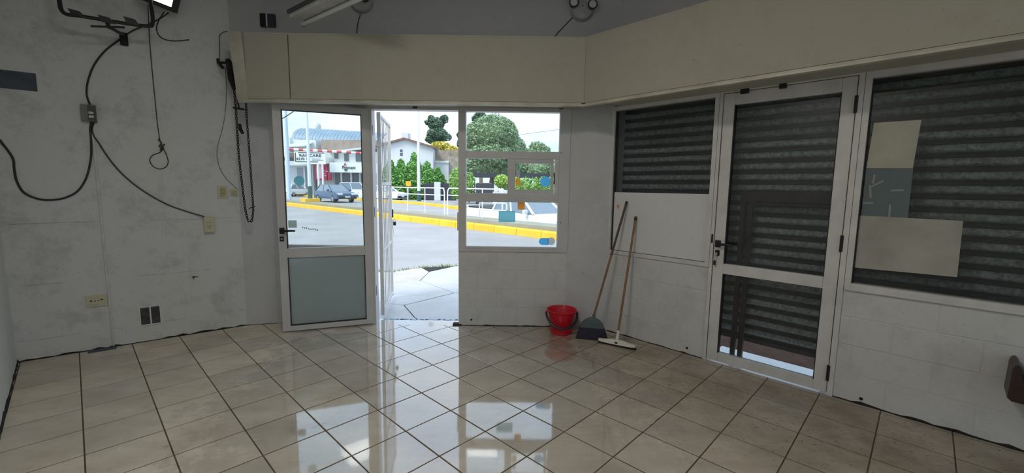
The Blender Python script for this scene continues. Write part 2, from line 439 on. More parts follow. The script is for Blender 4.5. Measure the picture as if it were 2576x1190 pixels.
def block_wall(name, F, s0, s1, z0, z1, lab, ox=0.0, seed=1):
    r = random.Random(seed)
    mb = MB(); mb.fbox(F, s0, s1, -T, -.0016, z0, z1); wl = struct(name, mb, M['joint']); label(wl, lab)
    bw, bh, g = .392, .193, .002
    meshes = {}
    row = 0; z = z0
    while z < z1-.01:
        zt = min(z+bh, z1); s = s0-(((row%2)*.5*bw+ox) % bw)
        while s < s1-.005:
            a, b = max(s,s0), min(s+bw,s1)
            if b-a > .02:
                wdt, hgt = round(b-a-2*g,3), round(zt-z-2*g,3)
                if hgt > .01 and wdt > .01:
                    if (wdt,hgt) not in meshes:
                        me = bpy.data.meshes.new('block'); x, zz, e = wdt/2, hgt/2, .004
                        vs = [(-x,.02,-zz),(x,.02,-zz),(x,.02,zz),(-x,.02,zz),(-x,.0022,-zz),(x,.0022,-zz),(x,.0022,zz),(-x,.0022,zz),(-x+e,0,-zz+e),(x-e,0,-zz+e),(x-e,0,zz-e),(-x+e,0,zz-e)]
                        fs = [(0,3,2,1)]+[(i,(i+1)%4,4+(i+1)%4,4+i) for i in range(4)]+[(4+i,4+(i+1)%4,8+(i+1)%4,8+i) for i in range(4)]+[(8,9,10,11)]
                        me.from_pydata(vs,[],fs); me.update(); me.materials.append(M['block_paint']); meshes[(wdt,hgt)] = me
                    inst('block', meshes[(wdt,hgt)], wl, F.M((a+b)/2, r.uniform(-.0012,.0006), (z+zt)/2))
            s += bw
        z = zt; row += 1
    return wl
SILL = .77
low1 = block_wall('wall_front_low_left', FW, -2.38, DO0, 0, SILL-.0, 'low painted block wall behind the open door', .1, 1)
low2 = block_wall('wall_front_low_right', FW, DO1, .555, 0, SILL, 'low white painted block wall under the sliding window', .2, 2)
# right wall
low3 = block_wall('wall_right_low_near_column', RW, -.965, -.012, 0, .785, 'low white painted block wall behind the broom', .05, 3)
low4 = block_wall('wall_right_low', RW, .872, 5.0, 0, .77, 'low white painted block wall under the papered window', .12, 4)
mb = MB(); mb.fbox(RW, -1.15, 5.0, -T, 0, 2.185, ZC); mb.fbox(RW, 3.2, 5.0, -T, 0, .77, 2.185)
wall_right = struct('wall_right', mb, M['plaster_up']); label(wall_right, 'grey plaster right wall above the windows')

for F_, wl_, s_, z_ in ((RW,low3,-.152,.052),(RW,low4,1.028,.040),(FW,low2,-.405,.062)):
    MB().lathe([(.009,-.0005),(.011,.0012),(.007,.0022)], F_.M(s_,.0005,z_) @ Matrix.Rotation(math.pi/2,4,'X'), 10).build('bolt_hole', M['grime'], wl_)
# fascia boxes that hide the shutter rolls
DF, DR = .28*S, .324*S
ZL, ZP, ZT = 2.127, 2.158, .8964*S+S
XC = .16*(YF-DF)
XL = -1.642*S; XSEAM = -.5095*(YF-DF)
fas = thing('trim_1', 'cream fascia panels boxing in the shutter roll over the front door', None, (XC,YF-DF,ZL), kind='structure')
MB().fbox(FW, XL, XSEAM-.005, DF-.018, DF, ZP, ZT).build('panel', M['fascia'], fas, bevel=.002)
MB().fbox(FW, XSEAM+.004, XC, DF-.018, DF, ZP, ZT).build('panel', M['fascia'], fas, bevel=.002)
MB().fbox(FW, XL, XC-.02, DF-.03, DF-.006, ZL+.016, ZP).build('lower_rail', M['fascia_trim'], fas, bevel=.003)
MB().fbox(FW, XL, XC+.008, DF-.045, DF+.006, ZL, ZL+.017).build('lip', M['fascia_trim'], fas, bevel=.003)
MB().fbox(FW, XL, XC+.0, 0, DF-.03, ZL+.047, ZL+.060).build('soffit', M['fascia'], fas)
MB().fbox(FW, XL, XC, 0, DF, ZT, ZT+.015).build('top_board', M['fascia'], fas)
# narrow end board turned towards the left wall
ya, yb = YF-DF-.006, YF-DF+.016
def _eb(y, l): return [Vector((l[0],y+.010,ZL-.006)),Vector((l[1],y,ZL-.006)),Vector((l[2],y,ZT+.02)),Vector((l[3],y+.010,ZT+.02))]
q4 = _eb(ya,(-2.419,-2.321,-2.348,-2.470)); MB().extrude(q4, Vector((0,.018,0))).build('end_board', M['fascia_trim'], fas, bevel=.002)
MB().fbox(FW, XSEAM-.02, XSEAM+.02, DF-.030, DF-.019, ZP, ZT).build('seam_shade', M['grime'], fas)  # dark strip added so the gap between the panels looks shaded
fas2 = thing('trim_2', 'long cream fascia board over the shuttered windows', None, tuple(RW.P(1,DR,ZL)), kind='structure')
sc_ = (Vector((XC,YF-DF,0))-RW.o).dot(RW.d)
MB().fbox(RW, sc_, 5.0, DR-.018, DR, ZP, ZT).build('panel', M['fascia'], fas2, bevel=.002)
MB().fbox(RW, sc_+.01, 5.0, DR-.03, DR-.006, ZL+.016, ZP).build('lower_rail', M['fascia_trim'], fas2, bevel=.003)
MB().fbox(RW, sc_, 5.0, DR-.045, DR+.006, ZL, ZL+.017).build('lip', M['fascia_trim'], fas2, bevel=.003)
MB().fbox(RW, sc_+.1, 5.0, 0, DR-.03, ZL+.047, ZL+.060).build('soffit', M['fascia'], fas2)
MB().fbox(RW, sc_, 5.0, 0, DR, ZT, ZT+.015).build('top_board', M['fascia'], fas2)

# black grime seam along the foot of the walls
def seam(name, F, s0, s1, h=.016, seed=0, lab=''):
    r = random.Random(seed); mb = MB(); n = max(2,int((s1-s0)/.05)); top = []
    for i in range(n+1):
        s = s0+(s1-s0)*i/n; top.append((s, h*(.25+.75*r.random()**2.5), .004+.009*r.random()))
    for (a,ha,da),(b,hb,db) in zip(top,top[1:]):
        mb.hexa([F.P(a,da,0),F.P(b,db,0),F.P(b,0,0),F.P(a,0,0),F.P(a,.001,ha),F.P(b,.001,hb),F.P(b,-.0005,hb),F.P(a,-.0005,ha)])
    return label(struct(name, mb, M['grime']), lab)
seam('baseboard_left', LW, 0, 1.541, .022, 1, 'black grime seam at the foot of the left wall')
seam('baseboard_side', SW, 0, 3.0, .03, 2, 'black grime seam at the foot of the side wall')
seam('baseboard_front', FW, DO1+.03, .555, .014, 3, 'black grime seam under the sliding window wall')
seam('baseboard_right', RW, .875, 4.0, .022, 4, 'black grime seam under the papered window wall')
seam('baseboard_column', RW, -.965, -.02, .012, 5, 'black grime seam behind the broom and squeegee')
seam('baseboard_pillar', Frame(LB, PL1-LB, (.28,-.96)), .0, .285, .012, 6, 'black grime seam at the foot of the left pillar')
# ================================================================== openings
def rect_frame(mb, F, s0, s1, z0, z1, w, d0, d1):
    mb.fbox(F,s0,s0+w,d0,d1,z0,z1); mb.fbox(F,s1-w,s1,d0,d1,z0,z1); mb.fbox(F,s0+w,s1-w,d0,d1,z1-w,z1); mb.fbox(F,s0+w,s1-w,d0,d1,z0,z0+w)
def bars(name, F, L, mat, par, bevel=.002):       # each member a part of its own
    for a in L: MB().fbox(F,*a).build(name, mat, par, bevel=bevel)
def pane(F, s0, s1, z0, z1, dep, par, mat=None, name='glass_pane', th=.005):
    return MB().fbox(F,s0,s1,dep-th,dep,z0,z1).build(name, mat or M['glass'], par)

# window behind the open door leaf
w1 = thing('window_1', 'tall fixed window behind the open door leaf', None, FW.P(-1.9,0,SILL), kind='structure')
bars('frame', FW, [(-2.38,-2.335,-.07,.004,SILL,ZH),(DO0-.045,DO0,-.07,.004,SILL,ZH),(-2.335,DO0-.045,-.07,.004,2.14,ZH),(-2.335,DO0-.045,-.07,.004,SILL,SILL+.04)], M['alu'], w1)
MB().fbox(FW,-2.33,DO0-.05,-.12,-.07,SILL,SILL+.03).build('sill', M['alu'], w1)
pane(FW,-2.335,DO0-.045,SILL+.04,2.14,-.035,w1)
# front door frame
df = thing('trim_3', 'white aluminium frame around the open front doorway', None, FW.P(-.95,0,0), kind='structure')
bars('jamb', FW, [(DO0,DO0+.03,-.09,.012,0,ZH)], M['alu'], df)
bars('head', FW, [(DO0+.03,DO1,-.09,.012,2.146,ZH)], M['alu'], df)
bars('strike_plate', FW, [(DO1-.012,DO1+.006,.004,.016,.98,1.16)], M['alu_old'], df)
# sliding window
w2 = thing('window_2', 'front window with fixed panes above and below a sliding sash', None, FW.P(0,0,SILL), kind='structure')
bars('frame', FW, [(DO1,-.463,-.08,.012,SILL,ZH),(.452,.556,-.08,.012,SILL,ZH),(-.463,.452,-.08,.012,2.141,ZH),(-.463,.452,-.08,.012,SILL,.815)], M['alu'], w2)
bars('transom', FW, [(-.463,.452,-.07,.010,1.692,1.763),(-.463,.452,-.07,.010,1.268,1.352)], M['alu'], w2)
bars('inner_lip', FW, [(-.463,.452,-.03,.016,.800,.822)], M['alu'], w2)
pane(FW,-.463,.452,1.763,2.141,-.035,w2); pane(FW,-.463,.452,.815,1.268,-.035,w2)
pane(FW,-.463,-.049,1.352,1.692,-.055,w2)
bars('mullion', FW, [(-.052,-.022,-.065,.0,1.352,1.692)], M['alu'], w2)
sash = MB(); 
for a in ((-.043,.024,1.353,1.691),(.372,.398,1.353,1.691)): sash.fbox(FW,a[0],a[1],-.03,.006,a[2],a[3])
sash.fbox(FW,.024,.372,-.03,.006,1.648,1.691); sash.fbox(FW,.024,.372,-.03,.006,1.353,1.394)
so = sash.build('sliding_sash', M['alu'], w2, bevel=.002)
pane(FW,.024,.372,1.394,1.648,-.012,so)
bars('side_channel', FW, [(.412,.452,-.05,.004,1.352,1.692)], M['alu_old'], w2)
MB().fbox(FW,.404,.412,-.02,.01,1.45,1.56).build('latch', M['black'], w2)
MB().fbox(FW,.437,.478,.012,.024,2.168,2.190).build('alarm_contact', M['black'], w2)
MB().fbox(FW,-.972,-.930,.012,.024,2.160,2.182).build('alarm_contact', M['black'], df)
for (x,y) in ((1410,560),(1412,385),(1168,440)):
    s_,z_ = FW.px(x,y,.012); m_ = FW.M(s_,.0125,z_) @ Matrix.Rotation(math.pi/2,4,'X')
    MB().lathe([(.005,0),(.004,.003)], m_, 8).build('screw', M['grime'], w2)

# front door leaf, swung open against the left window
HC = Vector((-1.3815,4.2278,0)); ld = Vector((-.93816,-.34621,0)); ln = Vector((.34621,-.93816,0))
LF = Frame(HC, ld, ln)
d1 = thing('door_1', 'white aluminium glazed front door swung open into the room', None, HC, kind='structure')
ZD0, ZD1 = .012, 2.15
bars('stile', LF, [(.0,.092,-.042,0,ZD0,ZD1),(.775,.849,-.042,0,ZD0,ZD1)], M['alu'], d1, .003)
bars('rail', LF, [(.092,.775,-.042,0,2.086,ZD1),(.092,.775,-.042,0,.725,.815),(.092,.775,-.042,0,ZD0,.066)], M['alu'], d1, .003)
pane(LF,.090,.777,.812,2.088,-.018,d1)
M['frost'] = film('frost', (.74,.82,.83), .60, .5)
p_ = pane(LF,.095,.772,.066,.726,-.018,d1,M['frost'],'frosted_pane'); p_['label'] = 'frosted grey-green lower pane'
gk = MB(); 
for a in ((.088,.096,.066,.726),(.771,.779,.066,.726),(.090,.098,.815,2.086),(.770,.778,.815,2.086)): gk.fbox(LF,a[0],a[1],-.03,.0015,a[2],a[3])
for a in ((.092,.775,.064,.072),(.092,.775,2.082,2.088)): gk.fbox(LF,a[0],a[1],-.03,.0015,a[2],a[3])
gk.build('gasket', M['rubber'], d1)
def handle(F, s, z, sgn, par, L=.115):
    hp = MB().fbox(F,s-.022,s+.022,0,.012,z-.028,z+.028).build('handle_rose', M['black'], par, bevel=.004)
    MB().tube([F.P(s,.010,z),F.P(s,.042,z),F.P(s+sgn*.012,.050,z),F.P(s+sgn*L*.6,.050,z+.003),F.P(s+sgn*L,.046,z+.001)],[.009,.009,.0105,.0095,.0085],10).build('lever', M['black'], hp, smooth=True)
handle(LF,.814,.983,-1,d1)
kp = MB().fbox(LF,.801,.835,0,.010,.885,.930).build('lock_plate', M['black'], d1, bevel=.003)
MB().lathe([(.008,0),(.008,.004)], LF.M(.818,.010,.908) @ Matrix.Rotation(math.pi/2,4,'X'), 12).build('lock_cylinder', M['steel'], kp)
for z in (.35,1.15,1.95): MB().tube([LF.P(-.008,-.02,z-.05),LF.P(-.008,-.02,z+.05)],.009,8).build('hinge', M['black'], d1)

# white iron security gate, open outwards
g0 = Vector((-1.375,4.435,0)); g1 = Vector((-1.512,5.300,0))
GF = Frame(g0, g1-g0, (1,-.16)); gl = (g1-g0).length
gate = thing('security_gate', 'cream iron bar gate standing open outside the front doorway', 'gate', g0)
MB().fbox(GF,0,.04,-.02,.02,.03,2.155).build('hinge_post', M['alu_old'], gate, bevel=.003)
MB().fbox(GF,gl-.03,gl,-.015,.015,.03,2.155).build('end_post', M['alu_old'], gate, bevel=.003)
for z in (.05,.70,1.42,2.12): MB().fbox(GF,.04,gl-.03,-.012,.012,z,z+.03).build('rail', M['alu_old'], gate, bevel=.002)
for i in range(1,7):
    s_ = .03+(gl-.05)*i/7; MB().fbox(GF,s_-.012,s_+.012,-.004,.004,.03,2.15).build('bar', M['alu_old'], gate)
for z in (.28,1.16,1.86): MB().tube([GF.P(-.012,0,z-.05),GF.P(-.012,0,z+.05)],.012,8).build('hinge', M['alu_old'], gate, smooth=True)
MB().fbox(GF,gl-.005,gl+.02,.015,.03,1.02,1.12).build('lock_box', M['black'], gate, bevel=.003)
pl = thing('padlock', 'small black padlock hanging by its chain from the open gate', 'padlock', GF.P(gl-.01,.03,1.0))
bb = GF.P(gl+.005,.045,.97)
MB().box((bb.x-.016,bb.y-.01,bb.z-.05),(bb.x+.016,bb.y+.01,bb.z-.005)).build('body', M['black'], pl, bevel=.004)
MB().tube([bb+Vector((-.010,0,-.006)),bb+Vector((-.010,0,.02)),bb+Vector((0,0,.032)),bb+Vector((.010,0,.02)),bb+Vector((.010,0,-.006))],.003,6).build('shackle', M['steel'], pl, smooth=True)
MB().tube(bez([bb+Vector((0,0,.03)),bb+Vector((-.025,0,.0)),bb+Vector((-.02,-.0,-.10)),bb+Vector((-.012,0,-.16))],5),.003,5).build('chain', M['steel'], pl)

# right hand window beside the column
w3 = thing('window_3', 'shuttered window with a white infill panel below the glass', None, RW.P(-.5,0,.78), kind='structure')
bars('frame', RW, [(-.992,-.962,-.07,.012,.785,2.183),(-.048,-.014,-.07,.012,.785,2.183),(-.962,-.048,-.07,.012,2.146,2.183),(-.962,-.048,-.07,.010,.785,.818)], M['alu_old'], w3)
bars('inner_frame', RW, [(-1.012,-.992,-.05,.004,.785,2.183)], M['alu_old'], w3)
pane(RW,-.962,-.048,1.378,2.146,-.030,w3,M['glass_dusty'])
o = MB().fbox(RW,-.958,-.052,-.045,-.018,.822,1.381).build('infill_panel', M['panel_white'], w3, bevel=.002)
MB().fbox(RW,-.962,-.948,-.04,-.012,.82,2.14).build('gasket', M['rubber'], w3)
# right hand door
d2 = thing('door_2', 'white aluminium glazed side door, closed before a grey shutter', None, RW.P(.43,0,0), kind='structure')
bars('jamb', RW, [(-.012,.012,-.07,.012,0,2.183),(.842,.874,-.07,.012,0,2.183)], M['alu_old'], d2)
bars('head', RW, [(.012,.842,-.07,.012,2.164,2.185)], M['alu_old'], d2)
bars('stile', RW, [(.017,.100,-.045,.004,.013,2.160),(.757,.837,-.045,.004,.013,2.160)], M['alu_old'], d2, .003)
bars('rail', RW, [(.100,.757,-.045,.003,2.070,2.160),(.100,.757,-.045,.003,.746,.828),(.100,.757,-.045,.003,.013,.087)], M['alu_old'], d2, .003)
pane(RW,.098,.759,.826,2.072,-.020,d2,M['glass_dusty']); pane(RW,.098,.759,.085,.748,-.020,d2,M['glass_dusty'])
gk = MB()
for a in ((.097,.103,.828,2.07),(.754,.760,.828,2.07),(.097,.103,.087,.746),(.754,.760,.087,.746)): gk.fbox(RW,a[0],a[1],-.04,.0045,a[2],a[3])
gk.build('gasket', M['rubber'], d2)
handle(RW,.046,.985,1,d2,.125)
kp = MB().fbox(RW,.030,.064,.003,.013,.888,.934).build('lock_plate', M['black'], d2, bevel=.003)
for z in (1.98,1.07,.16): MB().tube([RW.P(.8395,.010,z-.055),RW.P(.8395,.010,z+.055)],.0105,8).build('hinge', M['black'], d2, smooth=True)
MB().fbox(RW,-.004,.008,.012,.02,.99,1.06).build('strike', M['black'], d2)
for s_,w_ in ((.166,.028),(.417,.022)):
    MB().fbox(RW,s_-w_,s_+w_,.004,.030,2.140,2.178).build('bolt', M['black'], d2, bevel=.003)
keys = thing('key', 'small key hanging in the lock of the side door', 'key', RW.P(.046,.03,.87))
MB().tube([RW.P(.046,.012,.908),RW.P(.046,.030,.908)],.003,6).build('blade', M['steel'], keys)
MB().lathe([(.011,-.0015),(.011,.0015)], RW.M(.046,.032,.906) @ Matrix.Rotation(math.pi/2,4,'X'), 14).build('bow', M['steel'], keys)
MB().tube([RW.P(.045,.034,.898),RW.P(.042,.034,.875),RW.P(.040,.033,.852)],.0028,6).build('ring', M['steel'], keys)
MB().box((-.009,-.003,-.02),(.009,.003,.02), RW.M(.039,.033,.832)).build('fob', M['grime'], keys, bevel=.003)
# papered window
w4 = thing('window_4', 'wide shuttered window with paper sheets stuck on the glass', None, RW.P(2,0,.78), kind='structure')
bars('frame', RW, [(.876,.910,-.07,.012,.77,2.183),(3.15,3.2,-.07,.012,.77,2.183),(.910,3.15,-.07,.012,2.134,2.183),(.910,3.15,-.07,.012,.77,.810)], M['alu_old'], w4)
bars('inner_lip', RW, [(.880,3.19,.0,.018,.762,.782)], M['alu_old'], w4)
pane(RW,.910,3.15,.810,2.134,-.030,w4,M['glass_dusty'])
MB().fbox(RW,.908,.916,-.04,-.010,.81,2.13).build('gasket', M['rubber'], w4); 
M['paper'] = flat('paper', (.42,.41,.33), .8, var=.16, scale=3)
M['paper_b'] = flat('paper_b', (.40,.385,.33), .8, var=.18, scale=4)
M['paper_film'] = film('paper_film', (.30,.36,.36), .72, .3)
def sheet(name, pts, mat, lab, dep, curl=0.0):
    n, mm = 8, 6; mb = MB(); (a,b,c,d) = [Vector(p) for p in pts]     # TL TR BR BL in (s,z)
    vs = []; fs = []
    for j in range(mm+1):
        for i in range(n+1):
            u, v = i/n, j/mm; p = (a*(1-u)+b*u)*(1-v)+(d*(1-u)+c*u)*v
            vs.append(RW.P(p.x, dep+curl*(v**6)*(.6+.4*math.sin(u*7)), p.y))
    for j in range(mm):
        for i in range(n): q = j*(n+1)+i; fs.append((q,q+1,q+n+2,q+n+1))
    n0 = len(vs); vs2 = vs+[v-RW.n*.0008 for v in vs]; fs2 = fs+[tuple(x+n0 for x in f[::-1]) for f in fs]
    o = mb.add(vs2,fs2).build(name, mat, recalc=False); return tag(o, lab, 'paper', 'sheets stuck on the window glass')
sheet('paper_sheet', ((.936,1.857),(1.156,1.854),(1.144,1.566),(.922,1.570)), M['paper'], 'plain tan paper sheet stuck highest on the window glass', -.026)
sheet('paper_sheet', ((.920,1.568),(1.146,1.566),(1.148,1.255),(.922,1.250)), M['paper_film'], 'greenish see-through film sheet with tape scraps, between two tan sheets', -.0275)
sheet('paper_sheet', ((.916,1.262),(1.386,1.258),(1.392,.926),(.918,.914)), M['paper_b'], 'wide tan paper sheet lowest on the window glass', -.026, .006)
M['tape'] = film('tape', (.62,.64,.62), .6, .3)
tp = MB()
for (s_,z_,a_,l_) in ((.965,1.50,1.5,.06),(.985,1.47,.6,.07),(.955,1.42,1.7,.08),(1.06,1.30,1.6,.08),(1.085,1.43,.05,.06),(.95,1.345,.02,.05)):
    m_ = RW.M(s_,-.0245,z_) @ Matrix.Rotation(-a_,4,'Y'); tp.box((-l_/2,-.0005,-.006),(l_/2,.0005,.006), m_)
tag(tp.build('tape_scraps', M['tape']), 'torn clear tape scraps on the film sheet', 'tape', kind='stuff')

# roller shutter outside the right wall, raised a hand above the pavement
k = N('galvanised'); vo = k.n('TexVoronoi', Scale=70.0); k.l(k.pos(), vo.inputs['Vector'])
f_ = k.mix(.5, k.ramp(vo.outputs['Color'], .1, (.14,.15,.15), .9, (.70,.74,.74)), k.ramp(k.noise(30,6,.8), .38, (.12,.13,.13), .64, (.70,.74,.74)))
k.col(f_); k.rough(.5); M['galvanised'] = k.m
M['slat_joint_shade'] = flat('slat_joint_shade', (.045,.048,.048), .7, var=.3, scale=25)  # dark joint colour stands in for shade in the slat recesses
M['guide'] = flat('guide', (.05,.052,.055), .5, .3)
sh = thing('roller_shutter', 'galvanised roller shutter lowered outside the side door and windows', 'shutter', RW.P(1.1,-.22,.177))
prof = []                                     # slat profile in (dep,z)
pitch = .0845
prof = [(-.016,-.004),(-.016,.006),(-.014,.014),(-.008,.024),(.006,.030),(.012,.033),(.0145,.042),(.014,.052),(.011,.062),(.005,.071),(-.004,.0735),(-.013,.076),(-.017,.080),(-.0175,.088)]
vs = []; fs = []; L0, L1 = -1.0, 3.3; npf = len(prof)
for s_ in (L0, L1):
    for dp, z in prof: vs.append((s_-1.15, -dp, z))
for i in range(npf-1): fs.append((i, npf+i, npf+i+1, i+1))
me = bpy.data.meshes.new('slat'); me.from_pydata(vs,[],fs); me.update(); me.materials.append(M['galvanised']); me.materials.append(M['slat_joint_shade'])
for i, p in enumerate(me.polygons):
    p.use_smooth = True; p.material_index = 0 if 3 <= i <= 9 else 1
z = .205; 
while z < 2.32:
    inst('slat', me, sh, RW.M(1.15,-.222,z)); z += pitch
MB().fbox(RW,L0,L1,-.235,-.205,.172,.205).build('bottom_bar', M['guide'], sh)
MB().fbox(RW,L0-.055,L0+.0,-.25,-.185,0,2.35).build('guide_rail', M['guide'], sh)
MB().fbox(RW,L1,L1+.055,-.25,-.185,0,2.35).build('guide_rail', M['guide'], sh)
MB().tube([RW.P(L0-.05,-.30,2.44),RW.P(L1+.05,-.30,2.44)],.09,14).build('roll', M['galvanised'], sh, smooth=True)
# dark brown bar frame standing between the side door and the shutter
M['brown_paint'] = flat('brown_paint', (.045,.026,.02), .5, var=.2)
bf = thing('bar_frame', 'dark brown frame of bars between side door and shutter', 'frame', RW.P(.4,-.12,0))
for s_ in (.175,.232): MB().fbox(RW,s_-.017,s_+.017,-.135,-.105,-.001,1.41 if s_ < .2 else 1.36).build('post', M['brown_paint'], bf)
for s_ in (.80,): MB().fbox(RW,s_-.017,s_+.017,-.135,-.105,-.001,1.41).build('post', M['brown_paint'], bf)
MB().fbox(RW,.19,.80,-.137,-.107,1.335,1.408).build('rail', M['brown_paint'], bf)
MB().fbox(RW,.245,.80,-.130,-.112,1.305,1.320).build('rail', M['brown_paint'], bf)
# sills
M['marble'] = flat('marble', (.88,.89,.90), .35, var=.06, scale=6)
o = MB().fbox(RW,-.012,.874,-.43,0,-.06,-.0005).build('threshold', M['marble'], floor); o['label'] = 'white marble threshold under the side door'
M['tile_thr'] = M['tile']
o = MB().box((DO0,YF,-.06),(DO1,4.425,-.0008)).build('threshold', M['tile'], floor)
M['blue_paint'] = flat('blue_paint', (.12,.36,.55), .35, var=.5, scale=20)
mb = MB(); r = random.Random(8)
for i in range(14):
    x = -1.30+.74*i/13+r.uniform(-.02,.02); mb.box((x-.05,4.405+r.uniform(-.02,.0),-.001),(x+.03,4.420+r.uniform(0,.004),.0008))
o = mb.build('paint_line', M['blue_paint'], floor); o['label'] = 'worn blue paint line at the doorway edge'
MB().box((DO1-.06,YF-.01,0),(DO1+.03,YF+.06,.014)).build('door_stop', M['grime'], floor)

# stickers on the glass
def disc(F, s, z, r, dep, name, mat, lab, grp=None, k=28):
    o = MB().lathe([(r,0),(r,.0006)], F.M(s,dep,z) @ Matrix.Rotation(math.pi/2,4,'X'), k).build(name, mat); return tag(o, lab, 'sticker', grp)
def patch(F, s0, s1, z0, z1, dep, name, mat, lab):
    return tag(MB().fbox(F,s0,s1,dep,dep+.0007,z0,z1).build(name, mat), lab, 'sticker')
M['st_teal'] = film('st_teal', (.52,.82,.88), .66, .8); M['st_blue'] = film('st_blue', (.36,.76,1.0), .72, .8)
M['st_orange'] = film('st_orange', (.95,.60,.25), .85, .8); M['st_grey'] = film('st_grey', (.78,.82,.82), .7, .8)
M['st_clear'] = film('st_clear', (.62,.66,.62), .35, .5); M['st_yellow'] = film('st_yellow', (.92,.68,.22), .85, .8); M['st_white'] = film('st_white', (.7,.72,.72), .6, .5)
disc(LF,.653,1.448,.046,-.016,'round_sticker',M['st_teal'],'round teal sticker on the open door glass')
disc(FW,.322,1.474,.051,-.010,'round_sticker',M['st_blue'],'round blue sticker on the sliding sash')
patch(FW,.052,.124,1.193,1.266,-.0345,'square_sticker',M['st_orange'],'small square orange sticker on the lowest front pane')
patch(FW,-.137,.031,1.066,1.178,-.0345,'rectangular_sticker',M['st_teal'],'rectangular teal sticker below the orange one')
o = MB()
pts = [FW.P(.372,-.0345,.839),FW.P(.306,-.0345,.839)]+[FW.P(.308-.036*math.sin(a),-.0345,.875-.036*math.cos(a)) for a in [math.pi*i/10 for i in range(11)]]+[FW.P(.372,-.0345,.911)]
o.extrude(pts, FW.n*.0006); tag(o.build('pill_sticker', M['st_blue']), 'blue half-round sticker at the foot of the front window', 'sticker')
disc(FW,.396,.879,.039,-.0335,'round_sticker',M['st_grey'],'round grey sticker overlapping the blue half-round one')
patch(FW,.028,.076,1.428,1.504,-.011,'label_sticker',M['st_yellow'],'small yellow label on the sliding sash')
patch(FW,.030,.070,1.518,1.585,-.011,'label_sticker',M['st_white'],'small white label above the yellow label')
patch(LF,.690,.762,1.008,1.078,-.016,'square_sticker',M['st_clear'],'faded square sticker beside the open door handle')
wv = MB(); r = random.Random(4)
for i in range(9):
    s_ = .645-i*.016; z_ = 1.018-i*.0045+r.uniform(-.006,.006); wv.fbox(LF,s_-.009,s_,-.016,-.0155,z_-.010,z_+.002)
M['residue'] = film('residue', (.45,.47,.47), .25, .6)
tag(wv.build('glue_residue', M['residue']), 'faint row of glue specks on the open door glass', 'residue', kind='stuff')
tag(MB().fbox(RW,-.915,-.888,-.018,-.0172,1.225,1.262).build('square_sticker', flat('orange_label',(.80,.34,.16),.6)), 'tiny orange sticker on the white infill panel', 'sticker')

# ================================================================== loose things on the floor
M['red'] = flat('red', (.62,.008,.022), .32, var=.05); M['bucket_handle'] = flat('bucket_handle', (.015,.018,.035), .4)
bc = Vector((.497,4.062,0))
bk = thing('bucket', 'red plastic bucket with a dark handle beside the broom', 'bucket', bc)
mT = Matrix.Translation(bc)
MB().lathe([(.098,.0),(.104,.006),(.108,.085),(.113,.090),(.135,.222),(.146,.224),(.147,.236),(.139,.238),(.131,.228),(.108,.09),(.098,.012),(.001,.012)], mT, 36, True, False).build('body', M['red'], bk, smooth=True)
sp2 = MB().lathe([(.024,0),(.018,.008)], mT @ Matrix.Translation((0,.134,.228)) @ Matrix.Diagonal((1.6,.5,1,1)), 12).build('spout', M['red'], bk)
hp = []
for i in range(21):
    a = math.pi*i/20; hp.append(bc+Vector((-.152*math.cos(a), -.138*math.sin(a)**.8, .205-.125*math.sin(a))))
MB().tube(hp,.0105,8).build('handle', M['bucket_handle'], bk, smooth=True)
for sx_ in (-1,1): MB().lathe([(.016,-.008),(.016,.008)], Matrix.Translation(bc+Vector((sx_*.146,0,.205))) @ Matrix.Rotation(math.pi/2,4,'Y'), 12).build('pivot', M['red'], bk)

M['wood_handle'] = N('wood_handle').m
k = N('wood_stick'); k.col(k.ramp(k.noise(14,5,.6,stretch=(1,1,.15)), .3, (.13,.055,.022), .75, (.36,.19,.075))); k.rough(.45); M['wood_stick'] = k.m
k = N('wood_dark'); k.col(k.ramp(k.noise(14,5,.6,stretch=(1,1,.15)), .3, (.06,.028,.016), .75, (.14,.07,.04))); k.rough(.45); M['wood_dark'] = k.m
# broom leaning on the infill panel
b0 = Vector((.628,3.880,0)); b1 = Vector((.907,3.817,0)); bd = (b1-b0).normalized(); bn = Vector((bd.y,-bd.x,0)); bm_ = (b0+b1)/2+Vector((0,.045,0))
top = RW.P(-.792,.014,1.298)
br = thing('broom', 'broom with grey head, dark bristles and brown stick, leaning on the wall', 'broom', bm_)
def slab8(c, d, n, wb, wt, tb, tt, z0, z1, lean=0.0):
    c0 = c+Vector((0,0,z0)); c1 = c+Vector((0,0,z1))+n*-lean
    return [c0-d*wb-n*-tb, c0+d*wb-n*-tb, c0+d*wb+n*-tb, c0-d*wb+n*-tb, c1-d*wt-n*-tt, c1+d*wt-n*-tt, c1+d*wt+n*-tt, c1-d*wt+n*-tt]
M['bristle'] = flat('bristle', (.018,.018,.035), .7, var=.3); M['broom_grey'] = flat('broom_grey', (.085,.115,.125), .5)
# bristle tufts
tf = MB(); r = random.Random(5)
for i in range(38):
    u = -1+2*i/37
    for v in (-.8,-.27,.27,.8):
        top_ = bm_+bd*(u*.108)+bn*(v*.022)+Vector((0,0,.115)); bot_ = bm_+bd*(u*.140+r.uniform(-.004,.004))+bn*(v*.042)+Vector((0,0,r.uniform(.001,.007)))
        tf.tube([top_,(top_*.45+bot_*.55)+bd*u*.003,bot_],[.0045,.0055,.0065],5)
tf.build('bristles', M['bristle'], br)
MB().hexa(slab8(bm_,bd,bn,.139,.108,.036,.024,.004,.116)).build('bristle_core', M['bristle'], br)
hd = MB(); cc = bm_
for (z0_,z1_,wa,wb_,ta,tb_) in ((.110,.150,.112,.098,.030,.028),(.150,.180,.098,.070,.028,.024),(.180,.205,.070,.030,.024,.018)):
    hd.hexa(slab8(cc,bd,bn,wa,wb_,ta,tb_,z0_,z1_))
hd.build('head', M['broom_grey'], br, bevel=.004)
